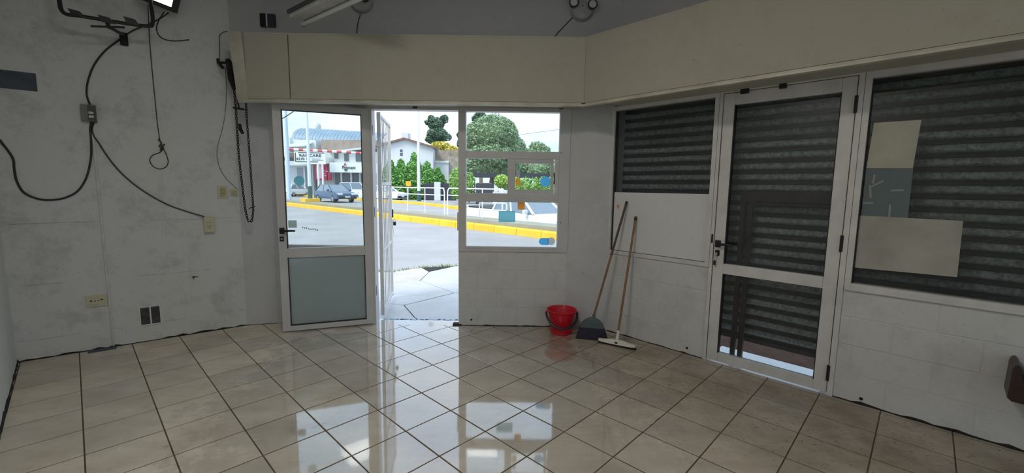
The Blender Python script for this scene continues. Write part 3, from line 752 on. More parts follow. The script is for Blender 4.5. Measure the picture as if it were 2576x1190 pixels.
hs = bm_+Vector((0,0,.17)); ax = (top-hs).normalized()
MB().tube([hs,hs+ax*.07],[.017,.014],12).build('socket', M['broom_grey'], br, smooth=True)
ln_ = (top-hs).length
MB().tube([hs+ax*.03,hs+ax*(ln_*.55)],.0105,12).build('stick', M['wood_stick'], br, smooth=True)
o = MB().tube([hs+ax*(ln_*.55),hs+ax*(ln_-.02)],.0108,12).build('stick_grip', M['wood_dark'], br, smooth=True); o['label'] = 'darker upper half of the stick'
MB().tube([hs+ax*(ln_-.03),hs+ax*ln_],[.0125,.0115],12).build('end_cap', M['rubber'], br, smooth=True)
# squeegee
q0 = Vector((.812,3.795,0)); q1 = Vector((1.104,3.622,0)); qd = (q1-q0).normalized(); qn = Vector((qd.y,-qd.x,0)); qc = (q0+q1)/2; hl = (q1-q0).length/2
top = RW.P(-.692,.014,1.160)
sq = thing('squeegee', 'white floor squeegee with black blade and brown stick, leaning on the wall', 'squeegee', qc)
M['sq_white'] = flat('sq_white', (.72,.70,.60), .4, var=.08)
body = MB()
prof = [(-hl,.012,.024),(-hl*.55,.016,.030),(-.05,.020,.040),(.05,.020,.040),(hl*.55,.016,.030),(hl,.012,.024)]
for (a,ta,ha),(b,tb_,hb) in zip(prof,prof[1:]):
    body.hexa([qc+qd*a+qn*ta+Vector((0,0,.020)),qc+qd*b+qn*tb_+Vector((0,0,.020)),qc+qd*b-qn*tb_+Vector((0,0,.020)),qc+qd*a-qn*ta+Vector((0,0,.020)),
               qc+qd*a+qn*ta*.6+Vector((0,0,.020+ha)),qc+qd*b+qn*tb_*.6+Vector((0,0,.020+hb)),qc+qd*b-qn*tb_*.6+Vector((0,0,.020+hb)),qc+qd*a-qn*ta*.6+Vector((0,0,.020+ha))])
body.build('head', M['sq_white'], sq)
mb = MB(); mb.hexa([qc-qd*(hl+.002)+qn*.008,qc+qd*(hl+.002)+qn*.008,qc+qd*(hl+.002)-qn*.008,qc-qd*(hl+.002)-qn*.008]+[p+Vector((0,0,.024)) for p in (qc-qd*(hl+.002)+qn*.013,qc+qd*(hl+.002)+qn*.013,qc+qd*(hl+.002)-qn*.013,qc-qd*(hl+.002)-qn*.013)])
mb.build('blade', M['rubber'], sq)
hs = qc+Vector((0,0,.045)); ax = (top-hs).normalized(); ln_ = (top-hs).length
MB().tube([hs,hs+ax*.10],[.015,.0125],12).build('socket', M['sq_white'], sq, smooth=True)
MB().tube([hs+ax*.09,hs+ax*(ln_-.02)],.0105,12).build('stick', M['wood_stick'], sq, smooth=True)
MB().tube([hs+ax*(ln_-.035),hs+ax*ln_],[.0135,.0125],12).build('end_cap', M['rubber'], sq, smooth=True)
m_ = Matrix((qd,qn*-1,Vector((0,0,1)))).transposed().to_4x4(); m_.translation = qc+qn*.0185+Vector((0,0,.038)); 
MB().box((-.012,-.004,-.006),(.012,.004,.006), m_).build('badge', M['grime'], sq)

# shelf end cut by the frame on the right wall
M['shelf_brown'] = flat('shelf_brown', (.035,.018,.016), .4)
ssh = thing('wall_shelf', 'dark brown shelf with an upturned end on the right wall', 'shelf', RW.P(1.9,0,.34))
pts = [RW.P(s_,0,z_) for s_,z_ in ((1.628,.345),(1.645,.330),(2.4,.325),(2.4,.43),(1.672,.435),(1.668,.50),(1.662,.522),(1.652,.532),(1.640,.528),(1.632,.505))]
MB().extrude(pts, RW.n*.20).build('tray', M['shelf_brown'], ssh, bevel=.004)
MB().fbox(RW,1.70,2.4,0,.02,.43,.50).build('back_lip', M['shelf_brown'], ssh)

# ================================================================== left wall fittings
def L(x, y, dep=.008): return LW.pp(x,y,dep)
def wire(name, pts, r, lab, mat=None, n=8, cat='cable', dep=.008, grp=None):
    pp = [L(*p[:2], p[2] if len(p) > 2 else dep) for p in pts]
    return tag(MB().tube(bez(pp,n), r, 8).build(name, mat or M['cable'], smooth=True), lab, cat, grp)
wire('cable', [(312,92),(292,106),(262,130),(236,165),(221,205),(218,235),(222,252),(228,266,.03)], .0065, 'thick black cable curving from bracket to fuse box')
wire('cable', [(230,306,.03),(227,325),(229,350),(229,395),(218,445),(196,480),(165,497),(130,503),(95,500),(60,484),(42,455),(36,425),(33,400),(18,376),(1,355)], .0072, 'thick black cable looping from fuse box to far left')
wire('cable', [(236,308,.03),(232,325),(236,342),(246,356),(275,400),(310,440),(360,480),(420,514),(470,532),(514,545,.03)], .0055, 'black cable sagging from fuse box to surface socket')
wire('cable', [(372,12),(374,50),(377,110),(384,190),(391,260),(396,310),(402,352)], .0030, 'thin dark cord hanging down the wall to a knot', grp=None)
wire('cord_loop', [(401,350),(409,372),(403,383),(385,390),(377,402),(384,417),(400,425),(416,421),(423,408),(419,390),(411,374)], .0034, 'cord loop under the knot of the hanging cord')
kn = MB().tube(bez([L(398,350,.012),L(406,360,.02),L(401,368,.02),L(411,372,.018),L(403,378,.015),L(414,362,.012)],6),.005,8)
tag(kn.build('cord_knot', M['cable'], smooth=True), 'black knot in the hanging cord', 'knot')
wire('cable', [(413,30,.10),(400,50),(394,70),(399,88),(414,99),(440,103),(476,100)], .0042, 'stray black cable end curling below the flood lamp')
wire('cable', [(424,32,.15),(405,45,.10),(372,62,.05),(340,74,.03),(316,88)], .0055, 'black cable from flood lamp to wall bracket')
M['thin_grey'] = flat('thin_grey', (.10,.10,.10), .6)
wire('cable', [(566,165),(569,205),(569,250),(565,295),(558,330),(548,365),(546,392),(554,425),(570,450),(588,467),(596,476)], .0022, 'thin grey wire trailing down to the small socket', M['thin_grey'])
wire('cable', [(573,78),(560,82),(552,92),(553,120),(552,155),(556,163)], .0026, 'thin dark wire loop beside the fascia end', M['cable'])
tag(MB().fbox(LW,.02,.273,.0,.004,2.095,2.228).build('wall_plate', M['spray'], bevel=.001), 'dark grey rectangular plate on the left wall', 'plate')
tag(MB().lathe([(.012,0),(.012,.006),(.004,.008)], LW.M(.05,0,1.71) @ Matrix.Rotation(math.pi/2,4,'X'), 10).build('cable_gland', M['black']), 'small black cable gland on the left wall', 'gland')
# fuse box
fb = thing('fuse_box', 'grey fuse box with two white breakers on the left wall', 'fuse box', LW.P(.545,0,1.89))
M['fuse_grey'] = flat('fuse_grey', (.20,.20,.19), .55, var=.2); M['fuse_dk'] = flat('fuse_dk', (.07,.07,.068), .5)
MB().fbox(LW,.503,.588,0,.045,1.897,2.028).build('case', M['fuse_grey'], fb, bevel=.003)
MB().fbox(LW,.543,.580,.045,.050,1.905,2.020).build('breaker_window', M['fuse_dk'], fb)
for z_ in (1.925,1.955): MB().fbox(LW,.547,.576,.050,.058,z_,z_+.018).build('breaker', M['alu_old'], fb, bevel=.002)
MB().fbox(LW,.578,.5885,.0,.046,1.897,2.026).build('side_cover', M['fuse_dk'], fb)
# surface conduit strip
tag(MB().fbox(LW,.548,.563,0,.010,.012,1.80).build('conduit', flat('conduit',(.58,.58,.56),.5), bevel=.003), 'white conduit strip down the left wall', 'conduit')
def socket(nm, lab, cat, s0, s1, z0, z1, dep, mod, holes, mat=M['cream']):
    t = thing(nm, lab, cat, LW.P((s0+s1)/2,0,z0))
    MB().fbox(LW,s0,s1,0,dep,z0,z1).build('housing', mat, t, bevel=.004)
    a,b,c,d = mod; MB().fbox(LW,a,b,dep-.002,dep+.004,c,d).build('insert', M['cream_dk'] if holes is None else mat, t, bevel=.002)
    for (s_,z_,w_,h_) in holes or []: MB().fbox(LW,s_-w_,s_+w_,dep+.003,dep+.0048,z_-h_,z_+h_).build('slot', M['black'], t)
    return t
socket('surface_socket', 'cream surface-mounted socket at the end of the sagging cable', 'socket', 1.245,1.325,.960,1.098,.045,(1.262,1.308,.985,1.068),[(1.276,1.05,.004,.003),(1.294,1.05,.004,.003),(1.276,1.018,.004,.003),(1.294,1.018,.004,.003),(1.285,1.000,.004,.004)])
lt = thing('light_switch', 'cream wall switch plate with three rockers near the chain', 'switch', LW.P(1.405,0,1.27))
MB().fbox(LW,1.366,1.446,0,.010,1.272,1.392).build('plate', M['cream'], lt, bevel=.003)
for i in range(3): MB().fbox(LW,1.388,1.430,.009,.016,1.292+.029*i,1.319+.029*i).build('rocker', M['cream_dk'], lt, bevel=.002)
socket('small_socket', 'tiny square cream socket next to the wall switch', 'socket', 1.473,1.524,1.302,1.362,.028,(1.483,1.515,1.312,1.350),None)
socket('double_socket', 'horizontal cream double socket low on the left wall', 'socket', .413,.543,.372,.468,.012,(.432,.526,.392,.448),[(.446,.425,.006,.006),(.470,.422,.004,.004),(.492,.424,.004,.004),(.512,.430,.008,.005)])
# metal floor-level vent
vt = thing('wall_vent', 'square metal air grille low on the left wall', 'vent', LW.P(.812,0,.15))
M['vent_metal'] = flat('vent_metal', (.36,.36,.37), .35, .8, var=.3, scale=20)
rf = MB(); rect_frame(rf, LW, .738,.886,.150,.320,.008,0,.010); rf.fbox(LW,.808,.818,0,.010,.158,.312); rf.build('frame', M['plaster_side'], vt)
MB().fbox(LW,.744,.880,.0005,.002,.156,.314).build('backing', M['grime'], vt)
for i in range(15):
    z_ = .162+i*.0100
    for a,b in ((.748,.807),(.819,.878)):
        MB().hexa([LW.P(a,.009,z_),LW.P(b,.009,z_),LW.P(b,.002,z_+.004),LW.P(a,.002,z_+.004),LW.P(a,.010,z_+.002),LW.P(b,.010,z_+.002),LW.P(b,.003,z_+.006),LW.P(a,.003,z_+.006)]).build('slat', M['vent_metal'], vt)
mp_ = [ground(237,905,.004), ground(235,893,.004), ground(297,880,.004), ground(299,890,.004)]
cpt = LW.P(.50,.075,0)
mb = MB(); mb.fbox(LW,.40,.575,.004,.075,.0005,.006); tag(mb.build('floor_plate', M['spray']), 'dark grey plate on the floor below the conduit', 'plate')
hk = thing('pipe_stub', 'small black pipe stub sticking out of the left wall', 'pipe', LW.P(1.137,0,.54))
MB().tube([LW.P(1.137,-.01,.545),LW.P(1.140,.03,.545)],.008,8).build('stub', M['black'], hk); MB().tube([LW.P(1.14,.004,.545),LW.P(1.175,.004,.540)],.003,6).build('nail', M['black'], hk)

# bracket for a screen, black steel
tb = thing('screen_bracket', 'black steel bracket with three lugs high on the left wall', 'bracket', LW.P(.8,0,2.5))
D_ = .30
MB().tube(bez([L(140,-70,D_),L(149,0,D_),L(154,24,D_),L(168,36,D_),L(200,40,D_),L(260,50,D_),L(330,61,D_),L(372,66,D_),L(383,62,D_),L(384,40,D_),L(378,0,D_),L(372,-60,D_)],6),.0135,8).build('tube_frame', M['black'], tb, smooth=True)
for (a,b) in (((170,22),(202,33)),((246,38),(276,50)),((310,42),(340,55))):
    s0_,z1_ = LW.px(*a,D_); s1_,z0_ = LW.px(*b,D_)
    MB().hexa([LW.P(s0_+.02,D_+.02,z0_-.03),LW.P(s1_+.03,D_+.02,z0_-.03),LW.P(s1_+.03,D_+.012,z0_-.03),LW.P(s0_+.02,D_+.012,z0_-.03),LW.P(s0_,D_+.02,z1_),LW.P(s1_,D_+.02,z1_-.008),LW.P(s1_,D_+.012,z1_-.008),LW.P(s0_,D_+.012,z1_)]).build('lug', M['black'], tb)
MB().tube([L(228,66,D_),L(314,69,D_)],.008,8).build('cross_bar', M['black'], tb)
MB().tube([L(268,52,D_),L(274,68,D_),L(300,82,.16),L(312,90,.02)],[.014,.014,.012,.012],8).build('arm', M['black'], tb)
s_,z_ = LW.px(312,98,0)
MB().fbox(LW,s_-.025,s_+.025,0,.03,z_-.055,z_+.045).build('wall_mount', M['grime'], tb, bevel=.004)
# flood lamp beside the bracket
fl = thing('flood_lamp', 'black flood lamp with a bright face high on the left wall', 'lamp', LW.P(1.07,0,2.75))
ctr = L(402,-16,.18); m_ = LW.M(0,0,0); m_.translation = ctr; m_ = m_ @ Matrix.Rotation(math.radians(38),4,'X') @ Matrix.Rotation(math.radians(13),4,'Y')
MB().box((-.125,-.02,-.09),(.125,.035,.09), m_).build('housing', M['black'], fl, bevel=.006)
MB().box((-.132,-.03,-.097),(.132,-.02,.097), m_).build('bezel', M['black'], fl, bevel=.003)
k = N('lamp_face'); k.b.inputs['Emission Color'].default_value = (.85,.88,1,1); k.b.inputs['Emission Strength'].default_value = 1.1; k.col((.8,.8,.85)); k.rough(.15); M['lamp_face'] = k.m
MB().box((-.100,-.0325,-.060),(.085,-.030,.072), m_).build('face', M['lamp_face'], fl)
for i in range(7): MB().box((-.11+i*.034,.035,-.085),(-.10+i*.034,.06,.085), m_).build('fin', M['black'], fl)
MB().tube([m_ @ Vector((.128,0,0)), m_ @ Vector((.14,.10,.02)), LW.P(*[LW.px(440,-10,.01)[0]],.0,LW.px(440,-10,.01)[1])],.008,8).build('stirrup', M['black'], fl)

# hoist chain of the shutter
cy = YF-.23
def CP(x,y,dy=0): return atY(x,y,cy+dy)
hb_ = thing('chain_gear', 'black chain gear of the shutter behind the fascia end', 'gear', CP(585,200))
MB().tube([CP(572,150),CP(580,165),CP(585,200),CP(590,225)],[.02,.035,.035,.018],10).build('gear_case', M['grime'], hb_, smooth=True)
MB().tube([CP(548,157,.05),CP(575,158)],.012,8).build('shaft', M['grime'], hb_)
MB().tube([L(548,150,.0),L(552,160,.05),CP(560,170)],.014,8).build('bracket_arm', M['grime'], hb_)
MB().tube([CP(597,250),CP(601,272)],.007,8).build('guide_rod', M['black'], hb_)
MB().tube([CP(587,271),CP(613,275)],.009,8).build('guide_bar', M['black'], hb_); MB().tube([CP(613,275),CP(624,277)],.004,6).build('guide_pin', M['black'], hb_)
path = bez([CP(588,222),CP(592,255),CP(595,300),CP(600,380),CP(605,430),CP(611,480),CP(617,525),CP(623,552),CP(628,561),CP(634,552),CP(637,525),CP(634,480),CP(630,420),CP(624,340),CP(620,290),CP(618,240),CP(616,215)],14)
def resample(p, step):
    out = [p[0]]; acc = 0; last = p[0]
    for q in p[1:]:
        while (q-last).length >= step: last = last+(q-last).normalized()*step; out.append(last)
    return out
ch = MB(); lk = resample(path, .0235)
for i,(a,b) in enumerate(zip(lk,lk[1:])):
    t = (b-a).normalized(); u = t.cross(Vector((0,1,0))).normalized(); w_ = t.cross(u)
    sd_ = (u if i % 2 else w_); c_ = (a+b)/2; hl_ = .0165; rw_ = .0085
    ring = [c_+t*(hl_*math.cos(2*math.pi*j/10))+sd_*(rw_*math.sin(2*math.pi*j/10)) for j in range(10)]
    ch.tube(ring,.0032,5,closed=True)
tag(ch.build('hoist_chain', M['grime'], smooth=True), 'long black hoist chain loop hanging by the left pillar', 'chain')
tg = thing('chain_tag', 'black cloth scrap caught on the hoist chain', 'scrap', CP(606,325))
MB().tube([CP(603,312),CP(605,325),CP(611,336)],[.012,.016,.013],7).build('scrap', M['grime'], tg)
MB().tube(bez([CP(626,526),CP(632,522),CP(638,521),CP(642,519)],4),.004,6).build('wire_tie', M['grime'], tg)

# ================================================================== fittings above the fascia
uv = thing('upper_vent', 'black two-part air grille on the wall above the fascia', 'vent', FW.P(-2.33,0,2.88))
MB().fbox(FW,-2.395,-2.333,0,.03,2.885,3.005).build('grille', M['black'], uv, bevel=.003)
MB().fbox(FW,-2.322,-2.258,0,.035,2.885,2.998).build('grille', flat('grille_blue',(.03,.035,.05),.5), uv, bevel=.003)
MB().fbox(FW,-2.334,-2.321,0,.038,2.885,3.002).build('divider', M['plaster_front'], uv)
for i in range(6):
    MB().fbox(FW,-2.39,-2.338,.03,.034,2.893+i*.018,2.897+i*.018).build('slat', M['grime'], uv)
bt = thing('tube_light', 'unlit fluorescent tube light hung slanting near the front wall', 'tube light', (-1.4,3.55,2.80))
ba = Vector((-1.852,3.893,2.80)); bdv = Vector((.79,-.613,0)).normalized(); bs = Vector((-bdv.y,bdv.x,0)); m_ = Matrix((bdv,bs,Vector((0,0,1)))).transposed().to_4x4(); m_.translation = ba
M['batten'] = flat('batten', (.58,.59,.57), .4); M['tube'] = flat('tube', (.72,.74,.70), .25, var=.03)
MB().box((.0,-.105,.022),(1.24,.03,.070), m_).build('batten', M['batten'], bt, bevel=.004)
MB().box((-.004,-.125,.055),(1.244,-.106,.080), m_).build('shade_strip', M['fuse_dk'], bt)  # dark strip added to draw the shadow gap along the batten
MB().tube([m_ @ Vector((.02,.005,.0)), m_ @ Vector((1.22,.005,.0))],.0175,12).build('tube', M['tube'], bt, smooth=True)
for x in (.0,1.21): MB().box((x,-.018,-.02),(x+.03,.026,.03), m_).build('lamp_holder', M['batten'], bt, bevel=.003)
MB().box((.40,-.07,.008),(.46,-.04,.024), m_).build('starter', M['batten'], bt)
for x in (.25,1.0): MB().tube([m_ @ Vector((x,.025,.08)), Vector(((m_ @ Vector((x,.025,0))).x,(m_ @ Vector((x,.025,0))).y,ZC))],.003,6).build('hanger', M['steel'], bt)
M['em_white'] = flat('em_white', (.40,.40,.41), .45); M['em_lens'] = flat('em_lens', (.55,.56,.55), .25)
def emergency(x, z, lab, cordpts, lamps):
    t = thing('emergency_light', lab, 'emergency light', FW.P(x,0,z))
    MB().lathe([(.105,0),(.105,.03),(.09,.05),(.01,.055)], FW.M(x,0,z) @ Matrix.Rotation(math.pi/2,4,'X') @ Matrix.Diagonal((1,.9,1,1)), 28).build('body', M['em_white'], t, smooth=True)
    for dx_,dz_ in lamps:
        mm_ = FW.M(x+dx_,.04,z+dz_) @ Matrix.Rotation(math.pi/2,4,'X')
        hd_ = MB().lathe([(.03,-.01),(.042,.03),(.045,.05),(.036,.052)], mm_, 20).build('lamp_head', M['black'], t, smooth=True)
        MB().lathe([(.035,.050),(.033,.056),(.001,.058)], mm_, 20).build('lens', M['em_lens'], hd_, smooth=True)
    MB().lathe([(.005,.05),(.004,.06)], FW.M(x,0,z+.03) @ Matrix.Rotation(math.pi/2,4,'X'), 8).build('indicator', M['black'], t)
    MB().tube([FW.pp(px_,py_,.006) for px_,py_ in cordpts],.004,6).build('cord', M['cable'], t)
emergency(.627,3.070,'twin-lamp emergency light above the corner of the fascia', [(1440,44),(1420,65),(1405,80),(1392,97)], ((-.085,.045),(.088,.030)))
emergency(-1.435,3.115,'twin-lamp emergency light behind the slanting tube light', [(907,36),(902,50),(899,65),(897,85)], ((-.085,.06),(.045,.025)))
# housings of the added fill lights, out of view on the ceiling
M['fill_frame'] = flat('fill_frame', (.75,.75,.75), .4)
for i,q in enumerate(FILL_POS):
    t = thing('fill_panel', 'unseen square fill light added over the tiled floor', 'ceiling light', q, group='fill lights')
    mb = MB(); x,y,z_ = q
    for a in ((x-.31,x-.285,y-.31,y+.31),(x+.285,x+.31,y-.31,y+.31),(x-.285,x+.285,y-.31,y-.285),(x-.285,x+.285,y+.285,y+.31)): mb.box((a[0],a[2],z_-.025),(a[1],a[3],ZC))
    mb.build('frame', M['fill_frame'], t); MB().box((x-.285,y-.285,z_),(x+.285,y+.285,ZC)).build('back', M['fill_frame'], t)
# ================================================================== the street outside
def pmix(name, c1, c2, scale, rough=.8, bump=.2, detail=6, wet=None):
    k = N(name); f = k.noise(scale, detail, .68); k.col(k.ramp(f,.32,c1,.70,c2)); k.rough(rough); k.bump(k.noise(scale*14,4,.6),bump,.01); return k.m
M['asphalt'] = pmix('asphalt', (.27,.27,.28), (.36,.36,.37), .5, .75)
M['pave'] = pmix('pave', (.38,.39,.41), (.55,.57,.60), 1.3, .42)
M['pave_dry'] = pmix('pave_dry', (.40,.375,.33), (.52,.50,.45), 1.6, .7)
M['brown_tile'] = pmix('brown_tile', (.085,.045,.032), (.15,.09,.065), 9, .95); M['brown_tile'].node_tree.nodes['Principled BSDF'].inputs['Specular IOR Level'].default_value = .08
M['yellow'] = pmix('yellow', (.78,.42,.015), (.90,.56,.04), 1.6, .6)
M['concrete'] = pmix('concrete', (.25,.25,.20), (.34,.34,.28), .9, .85)
M['grass'] = pmix('grass', (.10,.20,.03), (.24,.34,.07), 20, .8)
M['white_paint'] = flat('white_paint', (.82,.84,.86), .4, var=.05)
def strip(mb, c0, c1, ts, zf, th=.25):
    for a,b in zip(ts,ts[1:]):
        mb.hexa([ST(c0,a,zf(a)-th),ST(c1,a,zf(a)-th),ST(c1,b,zf(b)-th),ST(c0,b,zf(b)-th),ST(c0,a,zf(a)),ST(c1,a,zf(a)),ST(c1,b,zf(b)),ST(c0,b,zf(b))]); 
    return mb
flat0 = lambda t: -.025
mb = MB(); strip(mb, 4.02+.9, 8.95, [-30,0,30,110], flat0)
xq = (4.92-.69875*4.43)/.71537
mb.prism([(xq,4.43),(-75,4.43),(-75,(4.92+.71537*75)/.69875)], -.275, -.025)
road = struct('road', mb, M['asphalt']); label(road, 'pale grey asphalt road in front of the shop')
mb = MB(); mb.fbox(BF,-14,14,-16,-T,-.275,-.03); struct('yard', mb, M['pave_dry']); bpy.data.objects['yard']['label'] = 'concrete yard behind the shop'
# pavement at the door: irregular concrete slabs
a_,b_,c_,d_,e_,f_,g_,h_,i_ = (-1.38,6.30),(-1.37,6.97),(-1.70,6.04),(-.76,5.58),(-1.28,4.96),(-1.05,4.50),(-.98,7.54),(-1.95,6.93),(-1.58,7.34)
mb = MB(); mb.prism([(-4.2,4.43),(1.35,4.43),(1.35,7.3),g_,i_,h_,(-4.2,6.9)], -.20, -.010)
pav = struct('pavement', mb, M['grime']); label(pav, 'cracked concrete pavement outside the front doorway')
def inset(poly, g=.006):
    cx = sum(p[0] for p in poly)/len(poly); cy = sum(p[1] for p in poly)/len(poly)
    return [(cx+(p[0]-cx)*(1-g), cy+(p[1]-cy)*(1-g)) for p in poly]
for pl_,mt,dz in (([a_,b_,g_,(1.35,7.3),(1.35,5.2),d_],M['pave'],0),([c_,a_,b_,i_,h_,(-4.2,6.9),(-4.2,6.0)],M['pave_dry'],-.002),([c_,a_,d_,e_,(-2.2,5.25),(-4.2,5.2),(-4.2,6.0)],M['pave'],.001),([e_,d_,(1.35,5.2),(1.35,4.43),(-1.0,4.43),f_],M['pave'],-.001),([e_,f_,(-1.0,4.43),(-4.2,4.43),(-4.2,5.2),(-2.2,5.25)],M['pave'],0)):
    MB().prism(inset(pl_), -.06, -.004+dz).build('paving_slab', mt, pav, bevel=.004)
gr = MB(); r = random.Random(6)
line = [Vector((-2.3,6.9,0)),Vector((*h_,0)),Vector((*i_,0)),Vector((-1.25,7.5,0)),Vector((*g_,0)),Vector((-.2,7.45,0))]
for n in range(420):
    q = r.random()*(len(line)-1); i = int(q); p = line[i].lerp(line[i+1],q-i)+Vector((r.gauss(0,.05),r.gauss(0,.05),-.025)); hh = r.uniform(.02,.07); an = r.uniform(0,6.28); dv = Vector((math.cos(an),math.sin(an),0))
    gr.add([p-dv*.006,p+dv*.006,p+dv.orthogonal()*.0+Vector((r.gauss(0,.02),r.gauss(0,.02),hh))],[(0,1,2)])
tag(gr.build('grass_edge', M['grass'], recalc=False), 'short grass along the edge of the pavement', 'grass', kind='stuff')
mb = MB(); mb.fbox(RW,-4.5,6,-1.75,-.432,-.22,-.012); sb = struct('side_pavement', mb, M['brown_tile']); label(sb,'dark brown tiled pavement beyond the shutter')

# median with a yellow kerb, sunken carriageway behind it
tz = lambda t: -.03 if t >= 27 else -.03-(27-t)*.036
TT = [-20,-10,0,6,10,14,18,22,25,27,32,40,60,120]
mb = MB(); strip(mb, 9.12, 10.0, [-30,0,20,50,110], lambda t: .31, 1.9); med = struct('median', mb, M['concrete']); label(med,'grey concrete median strip between the carriageways')
mb = MB()
for a in range(-30,110,1):
    mb2 = None
prof_k = [(8.95,-.03),(8.965,.155),(8.99,.19),(9.11,.197),(9.11,-.03)]
n_ = len(prof_k); km = bpy.data.meshes.new('kerb_stone'); vs = []; fs = []
for tt in (.008,.992):
    for c,z in prof_k: vs.append(tuple(nS*(c-8.95)+dS*tt+Vector((0,0,z))))
fs = [tuple(range(n_)), tuple(range(n_,2*n_))[::-1]]+[(i,n_+i,n_+(i+1)%n_,(i+1)%n_) for i in range(n_)]
km.from_pydata(vs,[],fs); km.update(); km.materials.append(M['yellow'])
kb = thing('kerb', 'bright yellow painted kerb along the near edge of the median', None, ST(8.95,10,0), kind='structure')
for t in range(2,46): inst('kerb_stone', km, kb, Matrix.Translation(ST(8.95,float(t),0)))
mb = MB(); strip(mb, 10.0, 17.5, TT, tz, .3); struct('sunken_road', mb, M['asphalt']); bpy.data.objects['sunken_road']['label'] = 'second carriageway sloping down behind the median'
mb = MB()
kb2 = thing('far_kerb', 'yellow painted kerb on the far side of the sloping carriageway', None, ST(17.5,20,0), kind='structure')
for a in range(4,56,4):
    MB().hexa([ST(17.5,a,tz(a)-.2),ST(17.68,a,tz(a)-.2),ST(17.68,a+3.98,tz(a+4)-.2),ST(17.5,a+3.98,tz(a+4)-.2),ST(17.5,a,tz(a)+.17),ST(17.68,a,tz(a)+.19),ST(17.68,a+3.98,tz(a+4)+.19),ST(17.5,a+3.98,tz(a+4)+.17)]).build('kerb_stone', M['yellow'], kb2)
mb = MB(); strip(mb, 17.68, 18.6, TT, lambda t: max(tz(t)+.17, -.35)+.02, 1.2); struct('far_median', mb, M['concrete']); bpy.data.objects['far_median']['label'] = 'grey concrete verge behind the far yellow kerb'
mb = MB(); strip(mb, 18.6, 90, [-60,0,60,140], lambda t: -.04, .3); struct('far_road', mb, M['asphalt']); bpy.data.objects['far_road']['label'] = 'pale ground and roadway across the street'

# railings
def railing(t0, t1, c, lab, zs, z0=.33, posts=None, r=.022):
    t = thing('railing', lab, 'railing', ST(c,(t0+t1)/2,z0), group=None)
    zt = zs[0]; lo = z0-.01
    MB().tube(bez([ST(c,t0,lo),ST(c,t0,zt-.3),ST(c,t0+.02,zt-.10),ST(c,t0+.10,zt-.01),ST(c,t0+.25,zt),ST(c,(t0+t1)/2,zt),ST(c,t1-.25,zt),ST(c,t1-.10,zt-.01),ST(c,t1-.02,zt-.10),ST(c,t1,zt-.3),ST(c,t1,lo)],4),r,8).build('hoop', M['white_paint'], t, smooth=True)
    for z in zs[1:]: MB().tube([ST(c,t0,z),ST(c,t1,z)],r*.8,8).build('rail', M['white_paint'], t, smooth=True)
    n = posts or max(1,int((t1-t0)/1.5))
    for i in range(1,n): tt = t0+(t1-t0)*i/n; MB().tube([ST(c,tt,lo),ST(c,tt,zt)],r*.8,8).build('post', M['white_paint'], t, smooth=True)
    return t
railing(13.50,18.9,9.55,'white tubular railing on the median, nearer the light poles',(1.33,1.06),posts=4)
railing(10.25,13.30,9.55,'white tubular railing on the median before the pickup truck',(1.33,1.07),posts=3)
t_ = thing('barrier_loop', 'low white rail loop at the end of the median railing', 'railing', ST(9.75,10.9,.33))
MB().tube([ST(9.75,11.66,.32),ST(9.75,11.66,.83),ST(9.75,10.28,.87),ST(9.75,10.25,.80),ST(9.75,10.25,.66),ST(9.75,10.30,.62),ST(9.75,11.66,.60)],.025,8).build('rail', M['white_paint'], t_, smooth=True)

# light poles
M['pole_green'] = flat('pole_green', (.04,.10,.09), .5); M['pole_pale'] = flat('pole_pale', (.55,.66,.78), .45, var=.05); M['pole_white'] = flat('pole_white', (.74,.80,.84), .4, var=.04)
def lightpole(base, h, r0, r1, lab, mat, green=1.0, plinth=False, sink=0):
    t = thing('lamp_post', lab, 'lamp post', base)
    MB().tube([base+Vector((0,0,-sink)),base+Vector((0,0,h))],[r0,r1],12).build('shaft', mat, t, smooth=True)
    if green: MB().tube([base+Vector((0,0,.0)),base+Vector((0,0,green))],[r0*1.25,r0*1.12],12).build('painted_foot', M['pole_green'], t, smooth=True)
    if plinth:
        m_ = Matrix((dS,nS*-1,Vector((0,0,1)))).transposed().to_4x4(); m_.translation = base
        MB().box((-.45,-.45,-.12),(.45,.45,.20), m_).build('plinth', M['yellow'], t, bevel=.02)
    MB().tube(bez([base+Vector((0,0,h-.02)),base+Vector((0,0,h+.5)),base+Vector((.5,-.5,h+.9)),base+Vector((1.2,-1.2,h+1.0))],5),r1*.8,8).build('arm', mat, t, smooth=True)
    MB().box((base.x+1.0,base.y-1.6,base.z+h+.95),(base.x+1.4,base.y-1.1,base.z+h+1.08)).build('lantern', M['steel'], t, bevel=.02)
    return t
P1 = onC(781,514,9.6); P1.z = .33
lightpole(P1, 7.2, .11, .065, 'white lamp post with dark foot on a yellow plinth', M['pole_white'], .95, True)
P2 = onC(729,505,9.6); P2.z = .33
lightpole(P2, 8.2, .12, .09, 'pale blue post farther along the median', M['pole_pale'], 0)
P3 = onC(1054,496,20.0); P3.z = -.04
lightpole(P3, 9.5, .15, .075, 'tall white lamp post before the gable house', M['pole_white'], 1.0)
w_ = thing('overhead_cable', 'dark overhead cable crossing above the lamp post', 'cable', atY(705,302,29))
MB().tube(bez([atY(600,345,29),atY(705,301,29),P1+Vector((0,0,6.05))],6),.035,6).build('strand', M['cable'], w_)
w_ = thing('overhead_cable', 'faint overhead cable beyond the big leafy tree', 'cable', atY(1330,335,60))
MB().tube([atY(1254,347,74.5),atY(1330,336,74.5),atY(1450,320,74.5)],.03,5).build('strand', M['thin_grey'], w_)

